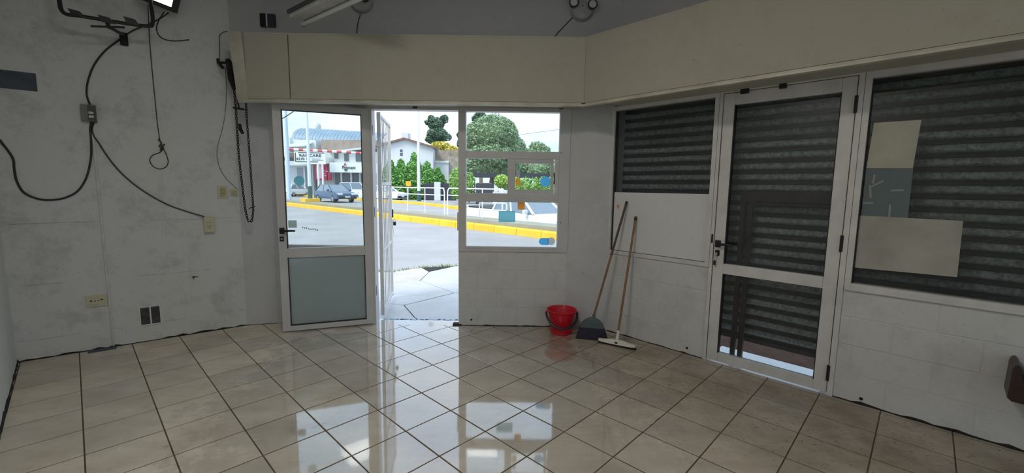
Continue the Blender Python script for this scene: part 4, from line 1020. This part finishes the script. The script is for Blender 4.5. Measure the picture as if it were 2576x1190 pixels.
# ------------------------------------------------------------------ buildings across the junction
M['b_white'] = pmix('b_white', (.60,.64,.66), (.72,.75,.77), .25, .8); M['b_cream'] = pmix('b_cream', (.70,.70,.58), (.80,.80,.70), .3, .8)
M['b_grey'] = pmix('b_grey', (.56,.58,.57), (.66,.68,.67), .3, .8); M['b_dark'] = flat('b_dark', (.10,.115,.14), .3); M['b_shutter'] = flat('b_shutter', (.30,.34,.40), .5)
M['b_brick'] = pmix('b_brick', (.30,.23,.19), (.44,.36,.31), 1.2, .85); M['roof_blue'] = flat('roof_blue', (.20,.29,.39), .5, var=.12, scale=.7); M['awning'] = flat('awning', (.55,.64,.62), .6)
M['sign_white'] = flat('sign_white', (.84,.88,.88), .5, var=.03); M['ink'] = flat('ink', (.03,.03,.045), .6); M['sign_red'] = flat('sign_red', (.50,.03,.10), .5, var=.05); M['sign_pink'] = flat('sign_pink', (.80,.55,.62), .6)
M['barrier_red'] = flat('barrier_red', (.55,.07,.07), .5)
def pxbox(mb, x0, y0, x1, y1, Y, depth, front=0.0):
    a = atY(x0,y1,Y); b = atY(x1,y0,Y); return mb.box((a.x,Y-front,a.z),(b.x,Y+depth,b.z))
def flatM(x, y, Y):
    m = Matrix.Rotation(math.pi/2,4,'X'); m.translation = atY(x,y,Y); return m
YB = 54.0; GZ = -.04
def gbox(mb, x0, y0, x1, Y, depth, front=0.0):          # box from the ground up to pixel row y0
    a = atY(x0,y0,Y); b = atY(x1,y0,Y); return mb.box((a.x,Y-front,GZ),(b.x,Y+depth,max(a.z,b.z)))
A = thing('corner_building', 'white two-storey shop building with balcony and grey shutters', 'building', atY(740,488,YB))
gbox(MB(),640,411,786,YB,9).build('ground_floor', M['b_white'], A)
pxbox(MB(),640,383,786,411,YB,8,-.25).build('upper_wall', M['b_cream'], A)
pxbox(MB(),640,407,785,416,YB,1.0,1.2).build('balcony_slab', M['b_white'], A)
for i in range(7): pxbox(MB(),716+i*3.2,396,716.9+i*3.2,407,YB,.0,1.15).build('baluster', M['b_dark'], A)
pxbox(MB(),728,385,737,407,YB,.1,-.24).build('window', M['b_brick'], A)
for a,b in ((747,765),(769,784)): gbox(MB(),a,422,b,YB,.05,.06).build('shutter', M['b_shutter'], A)
gbox(MB(),765,420,768.6,YB,.2,.25).build('pilaster', M['b_white'], A); gbox(MB(),641,418,716,YB,.2,.1).build('side_pier', M['b_white'], A)
pxbox(MB(),640,344,722,383,YB,7,-.6).build('attic_wall', M['b_white'], A); pxbox(MB(),722,350,785,383,YB,7,-1.0).build('terrace_wall', M['b_white'], A)
mb = MB(); p0,p1 = atY(716,366,YB+.5), atY(783,362,YB+.5); mb.hexa([Vector((p0.x,YB-1.2,atY(716,374,YB).z)),Vector((p1.x,YB-1.2,atY(806,371,YB).z)),Vector((p1.x,YB+1.6,p1.z+.3)),Vector((p0.x,YB+1.6,p0.z+.3))]+[v+Vector((0,0,.12)) for v in (Vector((p0.x,YB-1.2,atY(716,374,YB).z)),Vector((p1.x,YB-1.2,atY(806,371,YB).z)),Vector((p1.x,YB+1.6,p1.z+.3)),Vector((p0.x,YB+1.6,p0.z+.3)))])
mb.build('awning', M['awning'], A)
B_ = thing('shop_building', 'grey shop building with a long white fascia and dark shopfronts', 'building', atY(860,490,YB))
gbox(MB(),795,382,945,YB+.5,9).build('wall', M['b_grey'], B_)
pxbox(MB(),838,411,945,434,YB,.6,1.0).build('shop_fascia', M['sign_white'], B_)
for a,b in ((843,857),(862,882),(887,904),(908,925)): gbox(MB(),a,435,b,YB,.55,.05).build('shopfront', M['b_dark'], B_)
for a in (858,882.5,904.5): gbox(MB(),a,434,a+4,YB,.55,.25).build('pilaster', M['b_grey'], B_)
for a,b,c,d in ((838,385,847,398),(863,384,873,405),(892,384,905,406),(915,386,924,406)): pxbox(MB(),a,b,c,d,YB,.55,-.4).build('window', M['b_dark'], B_)
pxbox(MB(),795,398,834,412,YB,.4,.9).build('balcony', M['b_grey'], B_)
mb = MB(); pts = [atY(808,382,YB+1),atY(808,352,YB+1),atY(945,352,YB+1),atY(945,370,YB+1),atY(830,382,YB+1)]; mb.extrude(pts, Vector((0,6,0))); mb.build('brick_gable', M['b_brick'], B_)
mb = MB(); pts = [atY(826,381,YB),atY(945,366,YB),atY(945,371,YB),atY(826,385,YB)]; mb.extrude(pts, Vector((0,1.5,0))); mb.build('roof_edge', M['b_white'], B_)
t_ = text('shop_sign_lettering','Poncani',.52,M['ink'],B_,flatM(877,421.5,YB-1.05),depth=.03); text('shop_sign_lettering','A',.55,M['sign_red'],B_,flatM(868,414,YB-1.05),depth=.03)
for y,w in ((427.5,9),(430.5,6)): pxbox(MB(),878-w/2,y-.9,878+w/2,y+.9,YB,-1.0,1.05).build('shop_sign_line', M['ink'], B_)
R_ = thing('warehouse_roof', 'long blue-grey curved metal roof behind the shops', 'roof', atY(820,350,64))
n_ = 26; mb = MB(); x0, x1 = 732, 960; pf = []
for i in range(9):
    a = math.pi*.5*i/8; pf.append((5*(1-math.cos(a)), 2.5*math.sin(a)))
for i in range(n_):
    u0, u1 = i/n_, (i+.94)/n_
    A0 = atY(x0+(x1-x0)*u0, 356+14*u0, 62); A1 = atY(x0+(x1-x0)*u1, 356+14*u1, 62)
    vs = [A0+Vector((0,dy,dz)) for dy,dz in pf]+[A1+Vector((0,dy,dz)) for dy,dz in pf]; fs = [(j,9+j,10+j,j+1) for j in range(8)]
    vs += [v-Vector((0,0,.12)) for v in vs]; fs += [tuple(q+18 for q in f[::-1]) for f in fs]
    MB().add(vs,fs).build('roof_sheet', M['roof_blue'], R_, smooth=True, recalc=False)
mb = MB(); g_0, g_1 = atY(x0,358,62), atY(x1,372,62); mb.hexa([Vector((g_0.x,62.2,GZ)),Vector((g_1.x,62.2,GZ)),Vector((g_1.x,78,GZ)),Vector((g_0.x,78,GZ)),Vector((g_0.x,62.2,g_0.z+.0)),Vector((g_1.x,62.2,g_1.z+.0)),Vector((g_1.x,78,g_1.z)),Vector((g_0.x,78,g_0.z))]); mb.build('wall', M['b_grey'], R_)
def tank(x, y0, y1, Y, rpx, lab, foot):
    a = atY(x,y1,Y); h = atY(x,y0,Y).z-a.z; r = (atY(x+rpx,y1,Y)-a).x
    t = thing('water_tank', lab, 'water tank', Vector((a.x,Y,foot)))
    m = Matrix.Translation((a.x,Y,a.z)); MB().lathe([(r*.9,0),(r,.1*h),(r,.75*h),(r*.8,.92*h),(r*.3,h)], m, 18).build('drum', M['b_grey'], t, smooth=True)
    MB().tube([m @ Vector((0,0,h*.98)), m @ Vector((0,0,h*1.06))], r*.25, 10).build('lid', M['b_dark'], t)
    for dx_,dy_ in ((-1,-1),(1,-1),(1,1),(-1,1)): MB().tube([Vector((a.x+dx_*r*.65,Y+dy_*r*.65,foot)),Vector((a.x+dx_*r*.65,Y+dy_*r*.65,a.z+.02))],r*.1,6).build('leg', M['b_dark'], t)
    MB().tube([Vector((a.x-r*.8,Y,a.z-.05)),Vector((a.x+r*.8,Y,a.z-.05))],r*.12,6).build('beam', M['b_dark'], t)
tank(800,311,329,68,7.5,'pale water tank standing above the long metal roof',atY(800,344,68).z)
# sign boards
sg = thing('billboard', 'white sign board with black lettering on two white posts', 'sign', atY(800,487,52))
pxbox(MB(),741,382,818,412,52,.15).build('board', M['sign_white'], sg)
for a in (800,811): 
    p = atY(a,412,52.07); MB().tube([Vector((p.x,p.y,GZ)),Vector((p.x,p.y,p.z+.1))],.12,10).build('post', M['white_paint'], sg)
for a,b,c,d in ((743,384,744,407),(743,406.6,800,407.4),(750,384,816,384.8)): pxbox(MB(),a,b,c,d,52,-.0,.03).build('border', M['ink'], sg)
text('lettering','RAPICARE',.44,M['ink'],sg,flatM(780,391.5,51.96),depth=.02,xs=1.35)
text('lettering','4210 12',.42,M['ink'],sg,flatM(762,400,51.96),depth=.02,xs=1.2)
for y,x0_,x1_ in ((399.5,784,806),(403,784,813)): pxbox(MB(),x0_,y-.6,x1_,y+.6,52,0,.03).build('small_print', M['b_shutter'], sg)
rs = thing('red_sign', 'stepped red sign with white marks on the shop wall', 'sign', atY(812,456,53.3))
pxbox(MB(),792.5,413,823,453.5,53.4,.2).build('panel', M['sign_red'], rs); pxbox(MB(),823,434,832,453.5,53.4,.2).build('panel', M['sign_red'], rs)
r = random.Random(9)
pxbox(MB(),797,413,808,449,53.4,0,.03).build('pale_field', M['sign_pink'], rs)
for i in range(9):
    x = r.uniform(801,828); y = r.uniform(416,448); 
    if x > 822 and y < 436: y += 18
    pxbox(MB(),x,y,x+r.uniform(2,6),y+r.uniform(1.2,3),53.4,0,.05).build('white_mark', M['sign_pink'], rs)
hb = thing('height_barrier', 'red and white striped height barrier bar over the street', 'barrier', atY(727,505,44))
for i in range(19):
    x = 716+i*12.0; a = atY(x,374.5+.055*(x-716),44); b = atY(x+12,374.5+.055*(x+12-716),44)
    MB().tube([a,b],.13,8).build('stripe', M['barrier_red'] if i % 2 else M['white_paint'], hb)
for x in (718,930): a = atY(x,374.5+.055*(x-716),44); MB().tube([Vector((a.x,a.y,GZ)),a],.10,8).build('post', M['white_paint'], hb)

# white gable house
YH = 48.0
Hs = thing('gable_house', 'white gable-fronted house with brown eaves behind the conifers', 'house', atY(1020,490,YH))
ctrx = 1018; pk = atY(ctrx,351,YH); er = atY(1089,372,YH); el = Vector((2*pk.x-er.x,YH,er.z))
mb = MB(); mb.extrude([Vector((el.x,YH,GZ)),Vector((er.x,YH,GZ)),er,pk,el], Vector((0,9,0))); mb.build('wall', M['b_white'], Hs)
M['eaves'] = flat('eaves', (.22,.13,.10), .7)
for s0_,s1_ in ((pk,er),(el,pk)):
    d = (s1_-s0_); e0_ = s0_-d*.0; e1_ = s1_+d*.06 if s1_ is er else s1_
    if s0_ is el: e0_ = s0_-d*.06
    MB().hexa([e0_+Vector((0,-.35,0)),e1_+Vector((0,-.35,0)),e1_+Vector((0,9.3,0)),e0_+Vector((0,9.3,0)),e0_+Vector((0,-.35,.2)),e1_+Vector((0,-.35,.2)),e1_+Vector((0,9.3,.2)),e0_+Vector((0,9.3,.2))]).build('roof_slope', M['eaves'], Hs)
w_ = pxbox(MB(),1006.5,376,1012.5,392,YH,.05,.03).build('window', M['b_dark'], Hs); pxbox(MB(),1006.5,383.5,1012.5,384.5,YH,0,.06).build('bar', M['b_white'], w_)
MB().box((atY(1003.5,352,YH).x,YH+1,pk.z-.3),(atY(1021,352,YH).x,YH+2.2,atY(1012,331,YH).z)).build('chimney', M['b_grey'], Hs)
an = thing('annexe', 'low white annexe wall beside the gable house', 'wall', atY(1110,480,YH+1)); gbox(MB(),1094,409,1128,YH+1,.8).build('wall', M['b_white'], an); pxbox(MB(),1094,406,1129,410,YH+1,.9,.1).build('coping', M['b_grey'], an)
M['reed'] = flat('reed', (.34,.29,.22), .9, var=.35, scale=2)
rd = thing('reed_screen', 'brown reed screen above the annexe wall', 'fence', atY(1120,420,YH+3))
for i in range(22):
    x = 1088+i*3.2; x = 1096+i*2.7; p = atY(x,376+(i%3)*1.2,YH+1.3); mb = MB(); mb.box((p.x-.055,p.y,atY(x,406,YH+1).z+.08 if x < 1131 else GZ),(p.x+.055,p.y+.05,p.z)); mb.build('reed_panel', M['reed'], rd)
fn = thing('dark_fence', 'dark metal fence panel beside the white gate pier', 'fence', atY(1090,485,43)); M['fence_dark'] = flat('fence_dark', (.035,.04,.055), .5)
for i in range(14): x = 1064+i*6; a = atY(x,461,43); b = atY(x+5.6,461,43); MB().box((a.x,43,GZ),(b.x,43.06,a.z)).build('board', M['fence_dark'], fn)
pr = atY(1101,458,42.8); tag(MB().box((pr.x-.30,42.5,GZ),(pr.x+.30,43.0,pr.z)).build('gate_pier', M['b_white'], bevel=.02), 'white gate pier before the dark fence', 'pier')
ys = thing('traffic_sign', 'small yellow sign on a post beside the conifers', 'sign', atY(1028,490,38)); p = atY(1027,462,38); MB().box((p.x-.22,38,p.z-.22),(p.x+.22,38.03,p.z+.22)).build('plate', M['yellow'], ys); MB().tube([Vector((p.x,38.05,GZ)),Vector((p.x,38.05,p.z+.2))],.03,8).build('post', M['steel'], ys)

# ------------------------------------------------------------------ planting
def leafmat(name, c1, c2):
    k = N(name); k.col(k.ramp(k.noise(1.6,5,.7),.32,c1,.68,c2)); k.rough(.6); k.b.inputs['Subsurface Weight'].default_value = 0; return k.m
M['leaf_green'] = leafmat('leaf_green', (.13,.24,.11), (.34,.45,.25)); M['leaf_dark'] = leafmat('leaf_dark', (.05,.11,.07), (.14,.22,.13)); M['leaf_con'] = leafmat('leaf_con', (.07,.22,.045), (.24,.50,.12))
M['leaf_yellow'] = leafmat('leaf_yellow', (.40,.36,.05), (.66,.58,.12)); M['leaf_lime'] = leafmat('leaf_lime', (.22,.40,.05), (.46,.62,.14)); M['leaf_hedge'] = leafmat('leaf_hedge', (.12,.28,.05), (.34,.54,.13)); M['bark'] = flat('bark', (.22,.17,.12), .9, var=.3)
def leaves(mb, blobs, n, size, r, droop=0.0):
    tot = sum(b[1][0]*b[1][2] for b in blobs)
    for c,(rx,ry,rz) in blobs:
        for _ in range(int(n*rx*rz/tot)):
            while True:
                v = Vector((r.uniform(-1,1),r.uniform(-1,1),r.uniform(-1,1)))
                if .35 < v.length < 1: break
            v = v.normalized()*(v.length**.35)
            p = Vector(c)+Vector((v.x*rx,v.y*ry,v.z*rz)); s = size*r.uniform(.6,1.3)
            a = Vector((r.gauss(0,1),r.gauss(0,1),r.gauss(0,1)-droop)).normalized(); b = a.orthogonal().normalized()
            mb.add([p-a*s,p+b*s*.5,p+a*s,p-b*s*.5],[(0,1,2,3)])
    return mb
def core(mb, blobs, f=.62):
    for c,(rx,ry,rz) in blobs:
        m = Matrix.Translation(c) @ Matrix.Diagonal((rx*f,ry*f,rz*f,1)); mb.lathe([(math.sin(math.pi*i/7)+.001,-math.cos(math.pi*i/7)) for i in range(8)], m, 10)
    return mb
def plant(nm, lab, cat, base, blobs, mat, n, size, seed, trunk=None, grp=None, corem=None):
    r = random.Random(seed); t = thing(nm, lab, cat, base, group=grp); mb = MB(); core(mb, blobs); core_o = mb.build('inner_foliage', corem or mat, t, smooth=True)
    leaves(MB(), blobs, n, size, r).build('foliage', mat, t, recalc=False)
    if trunk:
        top = sum((Vector(b[0]) for b in blobs), Vector())/len(blobs); MB().tube([Vector(base),Vector(base).lerp(top,.6)],[trunk,trunk*.7],8).build('trunk', M['bark'], t, smooth=True)
    return t
def blob(x, y, Y, rx, rz, ry=None):
    s = Y/FPX; c = atY(x,y,Y); return (c,(rx*s,(ry or rx)*s,rz*s))
YT = 44
bt_ = [blob(1240,340,YT,64,48),blob(1215,415,YT-1,50,30),blob(1262,412,YT,52,30),blob(1200,370,YT+1,38,42),blob(1285,375,YT,38,34),blob(1235,395,YT-1,62,34),blob(1310,388,YT+2,22,20),blob(1270,330,YT,30,28),blob(1192,335,YT+1,22,26)]
plant('broad_tree', 'large leafy green tree with a pale trunk across the street', 'tree', Vector((atY(1233,486,YT).x,YT,GZ)), bt_, M['leaf_green'], 20000, .15, 11, .33)
r = random.Random(2)
pn = [blob(1097,312,70,20,16),blob(1078,308,70,10,6),blob(1118,300,70,10,10),blob(1100,338,70,26,16),blob(1118,345,70,18,10),blob(1090,350,70,20,12),blob(1085,298,70,8,8)]
plant('pine_tree', 'tall dark ragged pine rising behind the gable house', 'tree', Vector((atY(1098,480,70).x,70,GZ)), pn, M['leaf_dark'], 3600, .20, 12, .35)
plant('far_tree', 'dark treetop peeking over the large leafy tree', 'tree', Vector((atY(1212,480,62).x,62,GZ)), [blob(1208,295,62,15,9),blob(1198,300,62,9,8)], M['leaf_dark'], 700, .3, 13, .3)
plant('far_tree', 'pale green tree beyond the large leafy tree, lower than it', 'tree', Vector((atY(1355,480,58).x,58,GZ)), [blob(1352,372,58,22,15),blob(1372,380,58,14,12),blob(1345,392,58,40,18)], M['leaf_green'], 2600, .18, 14, .25)
plant('autumn_tree', 'yellow-leaved tree above the reed screen', 'tree', Vector((atY(1115,480,64).x,64,GZ)), [blob(1108,368,64,24,10),blob(1135,378,64,22,10),blob(1150,385,64,18,9)], M['leaf_yellow'], 1500, .25, 15, .2)
plant('far_tree', 'dark tree edge beside the window post', 'tree', Vector((atY(1158,480,66).x,66,GZ)), [blob(1160,340,66,10,10),blob(1165,362,66,14,16)], M['leaf_dark'], 600, .3, 16, .25)
mast = thing('lattice_mast', 'grey lattice mast top rising behind the large leafy tree', 'mast', Vector((atY(1247,480,75).x,75,GZ)))
mp0 = atY(1247,276,75)
for dx_ in (-.55,.55):
    for dy_ in (-.5,.5): MB().tube([Vector((mp0.x+dx_,75+dy_,GZ)),Vector((mp0.x+dx_,75+dy_,mp0.z))],.06,5).build('leg', M['b_shutter'], mast)
for i in range(5):
    z_ = mp0.z-.4-i*.75; MB().tube([Vector((mp0.x-.55,74.5,z_)),Vector((mp0.x+.55,74.5,z_-.6))],.045,5).build('brace', M['b_shutter'], mast); MB().tube([Vector((mp0.x+.55,74.5,z_)),Vector((mp0.x-.55,74.5,z_-.6))],.045,5).build('brace', M['b_shutter'], mast)
# conifer row, each one its own shrub
conlab = ['bushy green conifer hard by the iron gate','bushy green conifer left of the pointed one','pointed green conifer taller than its row','bushy green conifer right of the lamp post','rounded green conifer at the end of the row']
for i,(x,y0,w,hh) in enumerate(((983,405,32,1),(1010,404,34,1),(1043,388,30,1),(1074,410,36,1),(1102,424,26,1))):
    Yc = 44+.4*i; b = Vector((atY(x,488,Yc).x,Yc,GZ)); tp_ = atY(x,y0,Yc); s = Yc/FPX; hgt = tp_.z-GZ; bl = []
    for q in range(6):
        u = q/5; bl.append((Vector((b.x,Yc,GZ+hgt*(.10+.78*u))),(w*s*(1.0-.72*u**2.6),w*s*(1.0-.70*u**2.6),hgt*.16)))
    plant('conifer', conlab[i], 'conifer', b, bl, M['leaf_con'], 3600, .15, 30+i, .12, 'conifers before the gable house')
plant('round_shrub', 'light green round shrub beside the front window post', 'shrub', Vector((atY(1150,486,36).x,36,GZ)), [blob(1148,462,36,18,40),blob(1165,468,36,18,34),blob(1182,468,36,14,34)], M['leaf_hedge'], 1600, .13, 41)
plant('lime_shrub', 'bright lime shrub beside the dark planter', 'shrub', Vector((atY(1262,486,37).x,37,GZ)), [blob(1262,456,37,18,17),blob(1276,462,37,16,16)], M['leaf_lime'], 1200, .12, 42)
hg = [blob(1300+i*22,479,36,16,34) for i in range(6)]
plant('hedge', 'clipped green hedge under the dark carport beam', 'hedge', Vector((atY(1345,486,36).x,36,GZ)), hg, M['leaf_hedge'], 3200, .12, 43)
plant('shade_tree', 'dull green tree mass behind the hedge', 'tree', Vector((atY(1340,486,50).x,50,GZ)), [blob(1300,425,50,30,24),blob(1350,428,50,40,24),blob(1400,430,50,34,26)], M['leaf_green'], 3600, .16, 44, .2)
cpn = thing('carport', 'long dark beam of a carport across the street', 'carport', atY(1290,486,38))
pxbox(MB(),1172,437.5,1420,446,38,.6).build('beam', M['fence_dark'], cpn)
for x in (1180,1239,1402): p = atY(x,440,38.3); MB().tube([Vector((p.x,p.y,GZ)),p],.10,8).build('post', M['bark'] if x != 1239 else M['fence_dark'], cpn)
pt = thing('planter', 'dark grey box planter under the carport', 'planter', atY(1219,490,35)); a = atY(1197,461,35); b = atY(1239,461,35)
MB().box((a.x,35,GZ),(b.x,36.2,a.z)).build('box', M['fence_dark'], pt, bevel=.03); MB().box((a.x+.08,35.08,a.z-.01),(b.x-.08,36.12,a.z+.05)).build('soil', M['bark'], pt)
mm = thing('low_wall', 'pale low wall with horizontal rails beside the lime shrub', 'wall', atY(1258,490,34))
a = atY(1240,474,34); b = atY(1282,474,34)
for z_ in (.12,.45,.78): MB().box((a.x,34,z_),(b.x,34.1,z_+.2)).build('rail', M['b_white'], mm)
for x in (a.x,b.x-.12): MB().box((x,34.1,GZ),(x+.12,34.2,1.0)).build('post', M['b_white'], mm)

# ------------------------------------------------------------------ vehicles (x forward, y left, z up)
M['car_glass'] = flat('car_glass', (.20,.26,.33), .08, var=.1); M['tyre'] = flat('tyre', (.02,.02,.022), .8); M['hub'] = flat('hub', (.45,.46,.48), .3, .7); M['headlamp'] = flat('headlamp', (.85,.88,.90), .1); M['tail'] = flat('tail', (.4,.02,.02), .2); M['trim_black'] = flat('trim_black', (.02,.02,.025), .5)
def vehicle(nm, lab, cat, pos, head, paint, L=4.2, Wd=1.68, belt=.92, roof=1.43, hood=.86, cab=(-1.75,-1.25,.25,1.05), kind='hatch', pitch=0.0, grp=None):
    R = Matrix.Rotation(math.atan2(head.y,head.x),3,'Z') @ Matrix.Rotation(pitch,3,'Y')
    t = thing(nm, lab, cat, pos, rot=R, group=grp); m = mw(t); h = L/2; w = Wd/2
    rb, rt, ft, fb_ = cab
    P = [(-h+.05,.30),(-h,.55),(-h+.03,belt-.05),(rb,belt),(fb_,belt-.02),(h-.35,hood-.02),(h-.08,hood-.12),(h,.58),(h-.03,.30)]
    mb = MB(); ny = [(-w,.90),(-w*.97,1.0),(-w*.9,1.0)]
    # lofted body: three bands across the width, rounded shoulders
    secs = [(-w,.80,.10),(-w+.05,.96,.03),(-w+.16,1.0,0),(w-.16,1.0,0),(w-.05,.96,.03),(w,.80,.10)]
    n = len(P)
    for y,sc_,ins in secs:
        for x,z in P: mb.v.append(m @ Vector((x*(1-ins*.35), y, .30+(z-.30)*sc_ if z > .6 else z)))
    for i in range(len(secs)-1):
        for j in range(n): mb.f.append((i*n+j, i*n+(j+1)%n, (i+1)*n+(j+1)%n, (i+1)*n+j))
    mb.f.append(tuple(range(n))); mb.f.append(tuple((len(secs)-1)*n+j for j in range(n)))
    mb.build('body', paint, t, smooth=True)
    wb, wt = w-.06, w-.22
    mb = MB(); mb.hexa([m @ Vector(p) for p in ((rb,-wb,belt-.03),(fb_,-wb,belt-.04),(fb_,wb,belt-.04),(rb,wb,belt-.03),(rt,-wt,roof-.03),(ft,-wt,roof-.03),(ft,wt,roof-.03),(rt,wt,roof-.03))]); mb.build('windows', M['car_glass'], t, bevel=.02)
    MB().hexa([m @ Vector(p) for p in ((rt-.04,-wt-.02,roof-.05),(ft+.04,-wt-.02,roof-.05),(ft+.04,wt+.02,roof-.05),(rt-.04,wt+.02,roof-.05),(rt+.1,-wt+.08,roof),(ft-.1,-wt+.08,roof),(ft-.1,wt-.08,roof),(rt+.1,wt-.08,roof))]).build('roof', paint, t, bevel=.015)
    for sy in (-1,1):
        for (xa,xb_) in ((rb,rt),(fb_,ft)): MB().tube([m @ Vector((xa,sy*wb,belt-.02)), m @ Vector((xb_,sy*wt,roof-.03))],.05,6).build('pillar', paint, t)
        xm = (rb+fb_)/2-.05; xt = (rt+ft)/2-.05; MB().tube([m @ Vector((xm,sy*wb,belt-.02)), m @ Vector((xt,sy*wt,roof-.03))],.04,6).build('pillar', paint, t)
        MB().box((fb_-.35,sy*(w+.10)-.09,belt-.02),(fb_-.22,sy*(w+.10)+.09,belt+.14), m).build('mirror', paint, t, bevel=.03)
        MB().box((h-.14,sy*(w-.28)-.20,.62),(h-.02,sy*(w-.28)+.20,.76), m).build('headlamp', M['headlamp'], t, bevel=.03)
        MB().box((-h-.01,sy*(w-.18)-.13,.65),(-h+.08,sy*(w-.18)+.13,.85), m).build('tail_lamp', M['tail'], t, bevel=.02)
        for x in (-h+.78,h-.82):
            c = Vector((x,sy*(w-.10),.30)); mm_ = m @ Matrix.Translation(c) @ Matrix.Rotation(math.pi/2,4,'X')
            wh = MB().lathe([(.20,-.10),(.29,-.10),(.31,-.06),(.31,.06),(.29,.10),(.20,.10)], mm_, 20).build('wheel', M['tyre'], t, smooth=True)
            MB().lathe([(.19,-.105),(.19,.105)], mm_, 14).build('hub', M['hub'], wh)
    MB().box((h-.10,-w+.12,.34),(h+.03,w-.12,.52), m).build('bumper', M['trim_black'], t, bevel=.03); MB().box((-h-.03,-w+.12,.36),(-h+.10,w-.12,.54), m).build('bumper', M['trim_black'], t, bevel=.03)
    MB().box((h+.02,-.22,.42),(h+.04,.22,.52), m).build('number_plate', M['headlamp'], t)
    if kind == 'pickup':
        MB().box((-h+.10,-w+.12,belt-.30),(rb-.12,w-.12,belt+.012), m).build('bed_liner', M['trim_black'], t); MB().box((-h+.02,-w+.06,belt-.02),(-h+.10,w-.06,belt+.03), m).build('tailgate_cap', paint, t)
    return t
M['paint_blue'] = flat('paint_blue', (.07,.12,.21), .22, .2, var=.04); M['paint_white'] = flat('paint_white', (.80,.84,.86), .22, var=.03)
bp = onC(843,506,14.2); bp.z = tz(bp.dot(dS))
vehicle('hatchback_car', 'dark blue car driving along behind the yellow kerb', 'car', bp, Vector((.75,-.66,0)), M['paint_blue'])
tt_ = 12.15; tp_ = ST(12.4,tt_,tz(tt_)+.0)
vehicle('pickup_truck', 'white pickup truck passing behind the median railing', 'pickup truck', tp_, -dS, M['paint_white'], L=5.2, Wd=1.8, belt=1.04, roof=1.66, hood=1.02, cab=(-.85,-.62,.62,1.40), kind='pickup', pitch=math.atan(.036))
p = ground(1002,499); p.z = -.04
vehicle('parked_car', 'white car parked before the conifers', 'car', Vector((p.x+.6,p.y-7.5,-.04)), Vector((1,-.35,0)), M['paint_white'])
p = atY(740,489,50); vehicle('parked_car', 'white car seen from behind before the corner building', 'car', Vector((p.x,50,-.04)), Vector((.12,1,0)), M['paint_white'])
p = atY(893,489,50); vehicle('parked_van', 'small white van at the shopfronts', 'van', Vector((p.x,50.5,-.04)), Vector((1,.1,0)), M['paint_white'], L=3.6, belt=.95, roof=1.7, cab=(-1.7,-1.65,.6,1.2))
